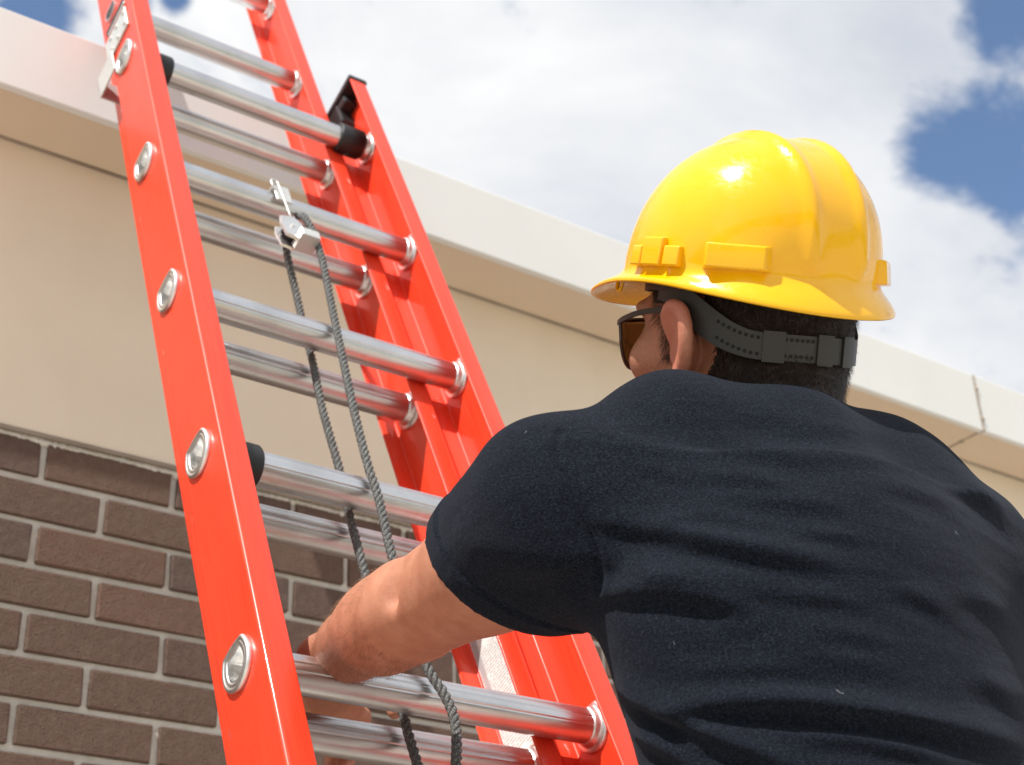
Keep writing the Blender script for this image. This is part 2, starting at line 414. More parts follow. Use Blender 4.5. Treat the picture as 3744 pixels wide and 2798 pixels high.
hb = [hk(k) for k in base_k]; hf = [hk(k)-S_F for k in fly_k]
BT = hk(0)+.145
tag(rail('rail', 0, 1, E_B, HD_B, .03, BT, hb, MAT['red'], lad, hoff=.003))
rail('rail', BW, -1, E_B, HD_B, .03, BT, hb, MAT['red'], lad, hoff=.003)
rail('rail', G_L, 1, E_F, HD_F, hk(6)-.2, hk(-9)+.15, hf, MAT['red'], lad, fl=.030)
rail('rail', BW-G_R, -1, E_F, HD_F, hk(6)-.2, hk(-9)+.15, hf, MAT['red'], lad, fl=.030)
def rung_mesh(xa, xb):
    loops = []
    pin = dprof(1., -.0026)
    pf = dprof(1., 0, True)
    def lp(x, pr): return [(x, p, q) for p, q in pr]
    L = [lp(xa-.0035, pin), lp(xa-.0035, dprof()), lp(xa+.001, dprof()), lp(xa+.004, pf), lp(xb-.004, pf), lp(xb-.001, dprof()), lp(xb+.0035, dprof()), lp(xb+.0035, pin), lp(xa-.0035, pin)]
    V, F = loft(L); me = bpy.data.meshes.new('rung'); me.from_pydata(V, [], F); me.update(); me.materials.append(MAT['alu']); return me
def ring_mesh(prof):                         # lathe around x using the D outline
    L = [[(x, p, q) for p, q in dprof(1., gr)] for x, gr in prof]
    V, F = loft(L); me = bpy.data.meshes.new('collar'); me.from_pydata(V, [], F); me.update(); me.polygons.foreach_set('use_smooth', [True]*len(me.polygons)); me.materials.append(MAT['cast']); return me
ext = [(-.0002, .0088), (-.003, .0092), (-.0048, .0080), (-.0056, .0062), (-.0050, .0046), (-.0038, .0036), (-.0044, .0024), (-.0048, .0012), (-.0040, -.0008), (-.001, -.0022), (.004, -.0028), (.010, -.0030), (.012, -.0045), (.012, -.010), (.012, -.0148)]
inn = [(-.0002, .0092), (.0025, .0094), (.0042, .0082), (.0050, .0058), (.0050, .0040), (.0068, .0026), (.0105, .0018), (.0125, .0006), (.0135, -.0012)]
me_ext = ring_mesh(ext); me_inn = ring_mesh(inn)
me_extR = ring_mesh([(-x, g_) for x, g_ in ext]); me_innR = ring_mesh([(-x, g_) for x, g_ in inn])
rb_me = rung_mesh(0, BW); rf_me = rung_mesh(G_L, BW-G_R)
def put(me, name, parent, loc):
    o = bpy.data.objects.new(name, me); COL.objects.link(o); o.parent = parent; o.location = loc; return o
for hs, me, xa, xb, e_ in ((hb, rb_me, 0, BW, E_B+.003), (hf, rf_me, G_L, BW-G_R, E_F)):
    for h in hs:
        r = put(me, 'rung', lad, (0, e_, h))
        if xa == 0: put(me_ext, 'collar', r, (xa, 0, 0))
        put(me_inn, 'collar', r, (xa+.0042, 0, 0))
        put(me_extR, 'collar', r, (xb, 0, 0)); put(me_innR, 'collar', r, (xb-.0042, 0, 0))
        r.rotation_euler = (0, 0, 0)
# rubber sleeves
def sleeve(k, xa, xb):
    L = [[(x, p, hk(k)+q) for p, q in dprof(1., g_)] for x, g_ in ((xa, .0005), (xa, .0045), (xa+.002, .0058), (xb-.002, .0058), (xb, .0045), (xb, .0005))]
    mesh('rubber_sleeve', *loft(L), MAT['rubber'], lad, True)
sleeve(0, .014, .069); sleeve(0, BW-.064, BW-.020); sleeve(3, .014, .067)
# black caps on the base rail tops
for x0, inw in ((0, 1), (BW, -1)):
    bm = box_bm((0, E_B-HD_B-.002, -.002), (.034, E_B+HD_B+.002, .010), .002, 2)
    b2 = box_bm((.004, E_B+HD_B-.034, -.055), (.032, E_B+HD_B+.0015, .000), .004, 2)
    b3 = box_bm((.005, E_B-.012, -.022), (.030, E_B+.02, .001), .004, 2)
    for q in (b2, b3):
        tm = bpy.data.meshes.new('t'); q.to_mesh(tm); q.free(); bm.from_mesh(tm); bpy.data.meshes.remove(tm)
    for v in bm.verts: v.co = Vector((x0+inw*(v.co.x-.0015), v.co.y, v.co.z+BT))
    bmobj('end_cap', bm, MAT['rubber'], lad)
# guide brackets at the top of the base rails
for x0, inw in ((0, 1), (BW, -1)):
    bm = box_bm((-.0035, -.028, BT-.085), (-.0002, .047, BT-.026), .0008)
    def addb(lo, hi, bv=.0006):
        q = box_bm(lo, hi, bv); tm = bpy.data.meshes.new('t'); q.to_mesh(tm); q.free(); bm.from_mesh(tm); bpy.data.meshes.remove(tm)
    addb((-.0060, .026, BT-.136), (-.0036, .082, BT-.080))
    addb((-.0060, .080, BT-.136), (G_L-.0005, .0825, BT-.080))
    for v in bm.verts: v.co = Vector((x0+inw*v.co.x, v.co.y, v.co.z))
    br = bmobj('guide_bracket', bm, MAT['steel'], lad)
    for ee in (-.018, .008, .030):
        for uu in (-.072, -.038):
            V, F = tube([(x0-inw*.0030, E_B+ee, BT+uu), (x0-inw*.0052, E_B+ee, BT+uu), (x0-inw*.0060, E_B+ee, BT+uu)], [.0042, .0040, .0022], 10)
            mesh('rivet', V, F, MAT['steel'], br)
    bx = box('slide_guide', (min(x0-inw*.0002, x0-inw*.0030), E_B-.026, BT-.016), (max(x0-inw*.0002, x0-inw*.0030), E_B+HD_B-.006, BT-.010), MAT['steel'], lad, .0006)
# feet
for x0, inw in ((0, 1), (BW, -1)):
    bm = box_bm((-.006, -.05, -.0), (.036, .05, .03), .003)
    for v in bm.verts: v.co = Vector((x0+inw*v.co.x, v.co.y, v.co.z))
    f_ = bmobj('foot', bm, MAT['steel'], lad)
    bm = box_bm((-.018, -.055, -.016), (.05, .055, .0), .004)
    for v in bm.verts: v.co = Vector((x0+inw*v.co.x, v.co.y, v.co.z - v.co.y*.0 + .004))
    bmobj('rubber_pad', bm, MAT['rubber'], f_)
# label on the fly rail, facing inward
xl = BW-G_R-.0046
la, lb = E_F-.022, E_F+HD_F-.008
ut, ub = hk(2.9), hk(4.28)
mesh('warning_label', [(xl, la, ut), (xl, lb, ut), (xl, lb, ub), (xl, la, ub+.045)], [(0, 1, 2, 3)], MAT['label'], lad)
mesh('label_border', [(xl-.0004, lb-.011, ut), (xl-.0004, lb-.002, ut), (xl-.0004, lb-.002, hk(3.72)), (xl-.0004, lb-.011, hk(3.62))], [(0, 1, 2, 3)], MAT['label_grey'], lad)
# rope: three laid strands
def rope(pts, r=.0056, pitch=.028):
    c = catmull(pts, 24)
    # even resample
    d = np.cumsum([0]+[np.linalg.norm(c[i+1]-c[i]) for i in range(len(c)-1)]); L = d[-1]; n = int(L/.0032)
    c = np.array(c); q = np.stack([np.interp(np.linspace(0, L, n), d, c[:, k]) for k in range(3)], 1)
    parts = []
    t = np.gradient(q, axis=0); t /= np.linalg.norm(t, axis=1)[:, None]
    x = np.cross(t, [0, 1, 0]); x /= np.linalg.norm(x, axis=1)[:, None]; y = np.cross(t, x)
    s = np.linspace(0, L, n)
    for j in range(3):
        a = 2*math.pi*(s/pitch+j/3)
        parts.append(tube(q+.52*r*(np.cos(a)[:, None]*x+np.sin(a)[:, None]*y), .50*r, 7))
    return join(*parts)
def lp_(u, v, e):                             # ladder-local point under a photo pixel at depth offset e
    ro_ = np.array(CAM0); dr = P(u, v, 1.)-CAM0; Li = np.array(LM.inverted()); o = Li[:3, :3]@ro_+Li[:3, 3]; d = Li[:3, :3]@dr
    t = (e-o[1])/d[1]; return o+d*t
R1 = [(1090, 790, -.008), (1112, 796, -.024), (1146, 850, -.030), (1178, 950, -.030), (1228, 1190, -.027), (1290, 1480, -.027), (1345, 1700, -.027), (1384, 1820, -.026), (1440, 2060, -.026), (1512, 2290, -.026), (1565, 2445, -.027), (1625, 2540, -.030), (1664, 2640, -.032), (1668, 2790, -.032), (1640, 3000, -.03)]
R2 = [(1046, 890, .002), (1052, 940, .014), (1080, 1060, .028), (1110, 1190, .030), (1145, 1330, .030), (1180, 1500, .030), (1245, 1730, .030), (1275, 1870, .030), (1338, 2110, .030), (1400, 2350, .030), (1462, 2560, .030), (1495, 2690, .030), (1530, 2810, .03), (1570, 3000, .03)]
for R in (R1, R2):
    mesh('rope', *rope([lp_(*p) for p in R]), MAT['rope'], lad, True)
# pulley on the second rung
pc = lp_(1063, 842, -.024); pu = pc[2]; px = pc[0]
def hexplate(e, th_, sc):
    o = [(-.016, .020), (.006, .027), (.017, .012), (.017, -.014), (.004, -.030), (-.014, -.026), (-.019, 0)]
    A = [(px+a*sc, e, pu+b_*sc) for a, b_ in o]; B_ = [(px+a*sc*.93, e-th_, pu+b_*sc*.93) for a, b_ in o]
    return loft([A, B_], True, True)
pl = mesh('pulley', *join(hexplate(-.028, .004, 1.), hexplate(-.010, .003, .95)), MAT['cast'], lad)
V, F = tube([(px, -.012, pu-.002), (px, -.028, pu-.002)], .0125, 20); mesh('sheave', V, F, MAT['rubber'], pl)
V, F = tube([(px-.001, -.0315, pu-.001), (px-.001, -.034, pu-.001)], [.0032, .0022], 10); mesh('axle', V, F, MAT['steel'], pl)
bm = box_bm((px-.008, -.0255, hk(1)-.020), (px+.017, -.0225, hk(1)+.0205), .0008)
q = box_bm((px-.008, -.0250, hk(1)+.0180), (px+.017, .016, hk(1)+.0215), .0008); tm = bpy.data.meshes.new('t'); q.to_mesh(tm); q.free(); bm.from_mesh(tm); bpy.data.meshes.remove(tm)
bmobj('hanger', bm, MAT['steel'], pl)
V, F = tube(catmull([(px-.006, -.026, hk(1)+.002), (px-.012, -.028, hk(1)+.010), (px-.012, -.029, hk(1)+.021), (px-.005, -.029, hk(1)+.023), (px-.002, -.029, hk(1)+.012), (px+.001, -.031, pu+.022)], 6), .0016, 8); mesh('clip', V, F, MAT['steel'], pl, True)
box('cleat', (px+.003, -.044, pu-.034), (px+.031, -.014, pu-.016), MAT['steel'], pl, .001)

# ------------------------------------------------------------------ implicit surfaces for organic shapes
def A_(p): return np.asarray(p, np.float32)
class G:
    def __init__(s, lo, hi, h):
        s.lo = np.array(lo, float); s.h = h; s.n = np.ceil((np.array(hi)-s.lo)/h).astype(int)+1
        ax = [(s.lo[k]+h*np.arange(s.n[k])).astype(np.float32) for k in range(3)]
        s.X = ax[0][:, None, None]; s.Y = ax[1][None, :, None]; s.Z = ax[2][None, None, :]
        s.d = np.full(s.n, 1e3, np.float32)
    def cone(s, a, b, ra, rb):
        a = A_(a); b = A_(b); ab = b-a; L = float(ab@ab)+1e-12
        dx, dy, dz = s.X-a[0], s.Y-a[1], s.Z-a[2]
        t = np.clip((dx*ab[0]+dy*ab[1]+dz*ab[2])/L, 0, 1)
        return np.sqrt((dx-t*ab[0])**2+(dy-t*ab[1])**2+(dz-t*ab[2])**2)-(ra+(rb-ra)*t)
    def ell(s, c, r, R=None):
        dx, dy, dz = s.X-c[0], s.Y-c[1], s.Z-c[2]
        if R is not None:
            R = A_(R); dx, dy, dz = (R[0, 0]*dx+R[1, 0]*dy+R[2, 0]*dz, R[0, 1]*dx+R[1, 1]*dy+R[2, 1]*dz, R[0, 2]*dx+R[1, 2]*dy+R[2, 2]*dz)
        k0 = np.sqrt((dx/r[0])**2+(dy/r[1])**2+(dz/r[2])**2); k1 = np.sqrt((dx/r[0]**2)**2+(dy/r[1]**2)**2+(dz/r[2]**2)**2)+1e-9
        return k0*(k0-1)/k1
    def add(s, d, k=.02):
        h = np.clip(.5+.5*(s.d-d)/k, 0, 1); s.d = (s.d+(d-s.d)*h-k*h*(1-h)).astype(np.float32)
    def cut(s, d, k=.004):
        d = -d; h = np.clip(.5-.5*(s.d-d)/k, 0, 1); s.d = (s.d+(d-s.d)*h+k*h*(1-h)).astype(np.float32)
    def mesh(s):
        v = s.d; ins = v < 0
        nx, ny, nz = [k-1 for k in s.n]
        cnt = np.zeros((nx, ny, nz), np.uint8)
        sl = lambda o, n: slice(o, o+n)
        for i in (0, 1):
            for j in (0, 1):
                for k in (0, 1): cnt += ins[sl(i, nx), sl(j, ny), sl(k, nz)]
        act = (cnt > 0) & (cnt < 8); idx = np.argwhere(act); ids = np.full(act.shape, -1, np.int64); ids[act] = np.arange(len(idx))
        acc = np.zeros((len(idx), 3)); num = np.zeros(len(idx))
        for ax in range(3):
            o1, o2 = [a for a in range(3) if a != ax]
            for p in (0, 1):
                for q in (0, 1):
                    c0 = idx.copy(); c0[:, o1] += p; c0[:, o2] += q; c1 = c0.copy(); c1[:, ax] += 1
                    f0 = v[c0[:, 0], c0[:, 1], c0[:, 2]]; f1 = v[c1[:, 0], c1[:, 1], c1[:, 2]]
                    m = (f0 < 0) != (f1 < 0); t = f0[m]/(f0[m]-f1[m])
                    pt = c0[m].astype(float); pt[:, ax] += t; acc[m] += pt; num[m] += 1
        V = s.lo+s.h*acc/num[:, None]
        F = []
        for ax in range(3):
            o1, o2 = (ax+1) % 3, (ax+2) % 3
            a = [slice(None)]*3; b = [slice(None)]*3; a[ax] = slice(0, -1); b[ax] = slice(1, None)
            sg = ins[tuple(a)] != ins[tuple(b)]
            e = np.argwhere(sg); ok = (e[:, o1] > 0) & (e[:, o2] > 0) & (e[:, o1] < s.n[o1]-1) & (e[:, o2] < s.n[o2]-1); e = e[ok]
            fl = ins[tuple(a)][e[:, 0], e[:, 1], e[:, 2]]
            qs = []
            for p, q in ((0, 0), (-1, 0), (-1, -1), (0, -1)):
                c = e.copy(); c[:, o1] += p; c[:, o2] += q; qs.append(ids[c[:, 0], c[:, 1], c[:, 2]])
            Q = np.stack(qs, 1); Q[~fl] = Q[~fl][:, ::-1]; F.append(Q)
        return V, np.concatenate(F)
def smooth_(V, F, it=2, lam=.5):
    E = np.concatenate([F[:, [0, 1]], F[:, [1, 2]], F[:, [2, 3]], F[:, [3, 0]]]); E = np.concatenate([E, E[:, ::-1]])
    n = len(V); deg = np.bincount(E[:, 0], minlength=n)[:, None]
    for _ in range(it):
        s = np.stack([np.bincount(E[:, 0], V[E[:, 1], k], n) for k in range(3)], 1); V = V+lam*(s/np.maximum(deg, 1)-V)
    return V
def normals(V, F):
    n = np.cross(V[F[:, 2]]-V[F[:, 0]], V[F[:, 3]]-V[F[:, 1]]); N_ = np.zeros_like(V)
    for k in range(4):
        for c in range(3): N_[:, c] += np.bincount(F[:, k], n[:, c], len(V))
    return N_/(np.linalg.norm(N_, axis=1)[:, None]+1e-12)
def fastmesh(name, V, F, mat, parent=None, attrs=None):
    me = bpy.data.meshes.new(name); me.vertices.add(len(V)); me.vertices.foreach_set('co', np.asarray(V, np.float32).ravel())
    nf, k = F.shape
    me.loops.add(nf*k); me.loops.foreach_set('vertex_index', F.ravel().astype(np.int32))
    me.polygons.add(nf); me.polygons.foreach_set('loop_start', np.arange(0, nf*k, k, dtype=np.int32))
    me.polygons.foreach_set('use_smooth', np.ones(nf, bool)); me.update(calc_edges=True); me.validate()
    me.materials.append(mat)
    for an, av in (attrs or {}).items():
        at = me.attributes.new(an, 'FLOAT', 'POINT'); at.data.foreach_set('value', np.asarray(av, np.float32))
    o = bpy.data.objects.new(name, me); COL.objects.link(o)
    if parent: o.parent = parent
    return o
def sstep(a, b, x): t = np.clip((x-a)/(b-a), 0, 1); return t*t*(3-2*t)

# ------------------------------------------------------------------ materials of the worker
m, ns, ls, b = material('skin', (.55, .28, .19), .5, 0, .35); MAT['skin'] = m
n1 = noise(ns, ls, 34, 7, .7); n2 = noise(ns, ls, 620, 4, .7); n3 = noise(ns, ls, 1500, 1, .5)
c = ramp_(ns, ls, n1, [(.3, (.38, .155, .088)), (.5, (.46, .208, .125)), (.7, (.54, .262, .165))])
red = ns.new('ShaderNodeAttribute'); red.attribute_name = 'red'
c = mixc(ns, ls, M2('MULTIPLY', red.outputs['Fac'], .75, nodes=ns, links=ls), c, (.56, .14, .10))
bd = ns.new('ShaderNodeAttribute'); bd.attribute_name = 'beard'
sp = M2('MULTIPLY', ramp_(ns, ls, n3, [(.44, (0, 0, 0)), (.60, (1, 1, 1))]), bd.outputs['Fac'], nodes=ns, links=ls)
c = mixc(ns, ls, M2('MULTIPLY', sp, .75, nodes=ns, links=ls), c, (.09, .055, .04))
ls.new(c, b.inputs['Base Color'])
b.inputs['Subsurface Weight'].default_value = .07; b.inputs['Subsurface Radius'].default_value = (.012, .004, .002); b.inputs['Subsurface Scale'].default_value = .5
bump(ns, ls, b, n2, .5, .0009)
m, ns, ls, b = material('navy_jersey', (.02, .025, .035), .95, 0, .06); MAT['shirt'] = m
n1 = noise(ns, ls, 520, 3, .7, (1, 1, 2.2)); n2 = noise(ns, ls, 14, 5, .6); n3 = noise(ns, ls, 150, 4, .7)
c = ramp_(ns, ls, n1, [(.36, (.0010, .0013, .0024)), (.50, (.0058, .0073, .0118)), (.68, (.022, .0275, .041))])
c = mixc(ns, ls, M2('MULTIPLY', n2, .35, nodes=ns, links=ls), c, (.0080, .0104, .0165))
lint = M2('MULTIPLY', ramp_(ns, ls, noise(ns, ls, 640, 1, .4), [(.80, (0, 0, 0)), (.84, (1, 1, 1))]), .5, nodes=ns, links=ls)
ls.new(mixc(ns, ls, lint, c, (.16, .17, .19)), b.inputs['Base Color'])
b.inputs['Sheen Weight'].default_value = .05; b.inputs['Sheen Roughness'].default_value = .55; b.inputs['Sheen Tint'].default_value = (.75, .82, 1, 1)
n4 = noise(ns, ls, 15, 2.5, .5, (.5, .8, 2.2), dist=.5)
b1 = bump(ns, ls, b, n4, .28, .010)
b2_ = bump(ns, ls, b, M2('ADD', n1, M2('MULTIPLY', n3, 1.3, nodes=ns, links=ls), nodes=ns, links=ls), .45, .0016); ls.new(b1.outputs[0], b2_.inputs['Normal'])
m, ns, ls, b = material('dark_hair', (.02, .012, .008), .55, 0, .4); MAT['hair'] = m
n1 = noise(ns, ls, 700, 3, .7, (1, 1, .25)); ls.new(ramp_(ns, ls, n1, [(.3, (.008, .005, .004)), (.7, (.045, .026, .017))]), b.inputs['Base Color']); bump(ns, ls, b, n1, .8, .002)
m, ns, ls, b = material('yellow_plastic', (.88, .50, .004), .22, 0, .45, .3, .04); MAT['yellow'] = m
n1 = noise(ns, ls, 9, 5, .6); n2 = noise(ns, ls, 160, 3, .7, (1, .15, 1), dist=1.)
ls.new(ramp_(ns, ls, n1, [(.3, (.89, .45, .000)), (.7, (.93, .50, .001))]), b.inputs['Base Color'])
ls.new(ramp_(ns, ls, n2, [(.4, (.15,)*3), (.8, (.42,)*3)]), b.inputs['Roughness']); bump(ns, ls, b, n1, .06, .004)
b.inputs['Subsurface Weight'].default_value = .0
MAT['strap'] = material('grey_strap_plastic', (.026, .024, .022), .5)[0]
MAT['hole'] = material('strap_hole_black', (.006, .006, .006), .8)[0]
MAT['frame'] = material('dark_brown_frame', (.030, .020, .015), .35)[0]
m, ns, ls, b = material('brown_lens', (.22, .09, .03), .05); MAT['lens'] = m
b.inputs['Transmission Weight'].default_value = .75; b.inputs['IOR'].default_value = 1.2
m, ns, ls, b = material('denim', (.03, .045, .08), .9); MAT['denim'] = m
n1 = noise(ns, ls, 600, 2, .6); ls.new(ramp_(ns, ls, n1, [(.3, (.02, .03, .06)), (.7, (.05, .07, .11))]), b.inputs['Base Color'])
MAT['boot'] = material('brown_leather', (.12, .06, .03), .5)[0]

# ------------------------------------------------------------------ the worker
yaw, pit, rho = .110, .505, -.262
hh = np.array([-math.sin(yaw)*math.cos(pit), math.cos(yaw)*math.cos(pit), math.sin(pit)])
u0 = np.array([0, 0, 1])-hh*hh[2]; u0 /= np.linalg.norm(u0); r0 = np.cross(hh, u0)
hu = math.cos(rho)*u0+math.sin(rho)*r0; HR = np.stack([np.cross(hh, hu), hh, hu], 1)
HO = np.array([.887, .888, .726+HC])+.008*CM[0]
def hw(p): return HO+HR@np.array(p, float)
def toh(Q): return (np.asarray(Q)-HO)@HR
HM = Matrix([[*HR[0], HO[0]], [*HR[1], HO[1]], [*HR[2], HO[2]], [0, 0, 0, 1]])

SHL = P(2090, 1880, 1.25); ELB = P(1500, 2236, 1.445); WRI = P(1188, 2420, 1.625)
NEC = P(2880, 1725, 1.31); SHR = P(3475, 2085, 1.42)
ELR = np.array([1.275, .93, .33+HC]); WRR = np.array([1.085, 1.165, .36+HC])
# head and neck (head frame)
g = G((-.119, -.125, -.25), (.119, .145, .165), .0021)
g.add(g.ell((0, -.010, .045), (.075, .097, .098)), .001)
g.add(g.ell((0, -.035, .010), (.070, .068, .075)), .02)
g.add(g.ell((0, 0.0342, -.005), (.063, .062, .075)), .02)
g.add(g.ell((0, 0.0367, -.062), (.049, .050, .052)), .025)
g.add(g.cone((-.054, .012, -.055), (-.022, 0.0737, -.098), .014, .015), .025)
g.add(g.cone((.054, .012, -.055), (.022, 0.0737, -.098), .014, .015), .025)
g.add(g.ell((0, 0.0787, -.100), (.024, .018, .018)), .02)
for s in (-1, 1):
    g.add(g.ell((s*.047, 0.0602, -.022), (.022, .022, .020)), .02)      # cheekbone
    g.add(g.ell((s*.030, 0.0787, .026), (.026, .012, .009)), .012)      # brow
    g.cut(g.ell((s*.032, 0.0922, .006), (.017, .014, .012)), .01)
    g.add(g.ell((s*.032, 0.0737, .006), (.0125, .0125, .0125)), .003)   # eyeball and lids
    g.add(g.cone((s*.056, -.030, -.030), (s*.062, -.016, -.048), .010, .012), .012)   # mastoid
g.add(g.cone((0, 0.0854, .020), (0, 0.1039, -.018), .008, .012), .010)    # nose
g.add(g.ell((0, 0.0989, -.022), (.017, .012, .009)), .008)
g.add(g.ell((0, 0.0871, -.052), (.024, .010, .006)), .006); g.add(g.ell((0, 0.0854, -.063), (.022, .010, .007)), .006)
# ears
for s in (-1, 1):
    ec = np.array([s*.079, -.017, -.004])
    def ep(f, z, out): return ec+np.array([s*out*1.15, f*1.08, z*1.04-.004])
    rim = [ep(.010, .010, .004), ep(.014, .024, .010), ep(.006, .034, .014), ep(-.008, .033, .017), ep(-.017, .022, .019), ep(-.020, .006, .019), ep(-.017, -.010, .016), ep(-.010, -.022, .012), ep(-.001, -.031, .008)]
    rc = catmull(rim, 3)
    for i in range(len(rc)-1): g.add(g.cone(rc[i], rc[i+1], .0052, .0052), .003)
    hub = ep(.004, -.002, -.004)
    for i in range(0, len(rc), 2): g.add(g.cone(hub, rc[i]+(hub-rc[i])*.10, .0105, .0058), .004)
    g.add(g.cone(ep(-.002, -.026, .006), ep(.004, -.031, .006), .0072, .0058), .005)
    g.add(g.cone(ep(.015, .000, -.002), ep(.013, -.010, -.002), .0048, .0048), .006)
    g.cut(g.ell(ep(.004, .006, .020), (.0085, .0065, .0120)), .005)
nb = toh(NEC+np.array([0, .045, -.03])); nb0 = (0, -.028, -.045)
g.add(g.cone(nb0, nb, .056, .064), .03)
g.add(g.cone((0, -.055, -.02), toh(NEC+np.array([0, .015, .0])), .045, .055), .03)
V, F = g.mesh(); V = smooth_(V, F, 1, .4); Vh = V.copy(); Nh = normals(Vh, F); Fh = F
beard = sstep(-.005, -.035, Vh[:, 2]+.12*np.clip(Vh[:, 1]-.05, -1, 0))*sstep(.000, .020, Vh[:, 1])*sstep(-.21, -.13, Vh[:, 2])
earm = sstep(.076, .086, np.abs(Vh[:, 0]))*sstep(.035, .008, np.abs(Vh[:, 1]+.020))
bodyV = [Vh@HR.T+HO]; bodyF = [F]; att_b = [beard]; att_r = [np.clip(earm*.5+.05, 0, 1)]; nv = len(V)
def addbody(V, F, r=.1):
    global nv
    bodyV.append(V); bodyF.append(F+nv); att_b.append(np.zeros(len(V))); att_r.append(r*np.ones(len(V)) if np.isscalar(r) else r); nv += len(V)
# left arm and hand
lo = np.array([.60, .78, .36+HC]); hi = np.array([.96, 1.56, .66+HC])
g = G(lo, hi, .0026)
ax_ = ELB-SHL
g.add(g.cone(SHL, SHL+.45*ax_, .050, .050), .001)
g.add(g.cone(SHL+.35*ax_, ELB, .0495, .040), .03)
g.add(g.cone(SHL+.40*ax_+np.array([0, 0, -.012]), SHL+.8*ax_+np.array([0, 0, -.008]), .038, .034), .03)   # triceps
fd = WRI-ELB
g.add(g.cone(ELB, ELB+.30*fd, .038, .0385), .03)
g.add(g.cone(ELB+.25*fd, ELB+.65*fd, .0385, .029), .03)
g.add(g.cone(ELB+.6*fd, WRI, .029, .0245), .03)
g.add(g.cone(ELB+.02*fd+np.array([-.004, .0, .016]), ELB+.42*fd+np.array([-.008, 0, .008]), .026, .025), .02)  # brachioradialis
g.add(g.cone(ELB+.0*fd+np.array([.012, -.012, -.022]), ELB+.1*fd+np.array([.014, -.01, -.018]), .018, .018), .016)  # olecranon
H = lambda u, v, d: P(u, v, d)
g.cut(g.cone(P(1440, 2075, 1.390), P(1432, 2180, 1.386), .008, .008), .014)      # crease of the elbow
K = [H(1300, 2530, 1.705), H(1285, 2590, 1.725), H(1245, 2650, 1.735), H(1195, 2690, 1.735)]
for i, k_ in enumerate(K): g.add(g.cone(WRI, k_, .024, .0135-.0006*i), .012)
fing = [[K[0], H(1385, 2530, 1.72), H(1432, 2570, 1.70), H(1442, 2606, 1.675)],
        [K[1], H(1325, 2620, 1.745), H(1318, 2690, 1.74), H(1292, 2735, 1.715)],
        [K[2], H(1282, 2700, 1.755), H(1270, 2780, 1.745), H(1240, 2815, 1.72)],
        [K[3], H(1215, 2750, 1.75), H(1205, 2815, 1.74), H(1185, 2845, 1.72)]]
fr = [(.0102, .0092, .0084, .0074), (.0104, .0094, .0086, .0076), (.0100, .0090, .0082, .0072), (.0088, .0080, .0072, .0064)]
for ch, rr in zip(fing, fr):
    for i in range(3): g.add(g.cone(ch[i], ch[i+1], rr[i], rr[i+1]), .004)
th_ = [H(1185, 2460, 1.665), H(1125, 2540, 1.685), H(1105, 2610, 1.70), H(1120, 2670, 1.70)]
for i in range(3): g.add(g.cone(th_[i], th_[i+1], (.016, .0125, .0105)[i], (.0125, .0105, .009)[i]), .006)
V, F = g.mesh(); V = smooth_(V, F, 2, .5); armV, armF = V, F; addbody(V, F, .12)
# right arm
lo = np.minimum(np.minimum(SHR, ELR), WRR)-.08; hi = np.maximum(np.maximum(SHR, ELR), WRR)+np.array([.09, .13, .09])
g = G(lo, hi, .005)
g.add(g.cone(SHR, ELR, .050, .040), .001); fd2 = WRR-ELR
g.add(g.cone(ELR, ELR+.35*fd2, .038, .042), .02); g.add(g.cone(ELR+.3*fd2, WRR, .041, .026), .02)
rl = np.array([LX+BW, 0, 0])
def onrail(z, e):                              # point beside the right base rail at height z
    u_ = z/CL; return np.array([LX+BW, Lo.y+u_*SL+e*CL, z-e*SL])
pk = onrail(WRR[2]-.01, -.065)
for i in range(4):
    k0_ = WRR+(pk-WRR)*.75+np.array([.012, 0, .03-.02*i]); k1_ = onrail(k0_[2]+.012, -.02)+np.array([.012, 0, 0]); k2_ = onrail(k0_[2]+.004, .02)+np.array([.008, 0, 0])
    g.add(g.cone(WRR, k0_, .022, .013), .01); g.add(g.cone(k0_, k1_, .011, .0095), .005); g.add(g.cone(k1_, k2_, .0095, .008), .004)
t0 = WRR+(pk-WRR)*.4; t1 = onrail(WRR[2]+.03, -.06)+np.array([-.02, 0, 0]); g.add(g.cone(t0, t1, .015, .011), .008); g.add(g.cone(t1, t1+np.array([-.012, .03, .012]), .011, .009), .004)
V, F = g.mesh(); V = smooth_(V, F, 1, .4); addbody(V, F)
# trunk and legs under the clothes
HIP = np.array([.885, .80, 1.14])
KN = [np.array([.885+s*.105, .775, .735]) for s in (-1, 1)]; AN = [np.array([.885+s*.11, .625, .385]) for s in (-1, 1)]
g = G((.62, .50, .30), (1.14, 1.0, 1.78), .009)
g.add(g.cone(HIP+np.array([.01, .01, 0]), NEC+np.array([.015, .06, -.16]), .095, .095), .01)
g.add(g.cone(SHL+.05, SHR-.05, .05, .05), .05); g.add(g.cone(NEC+np.array([0, .05, -.1]), NEC+np.array([0, .04, 0]), .07, .06), .05)
for s, k_, a in zip((-1, 1), KN, AN):
    g.add(g.cone(HIP+np.array([s*.085, 0, -.05]), k_, .058, .045), .03); g.add(g.cone(k_, a, .045, .036), .02)
V, F = g.mesh(); addbody(V, F)
person = fastmesh('person', np.concatenate(bodyV), np.concatenate(bodyF), MAT['skin'], None, {'beard': np.concatenate(att_b), 'red': np.concatenate(att_r)})
tag(person, 'person in dark navy t-shirt climbing the red ladder, left arm reaching through the rungs', 'person')

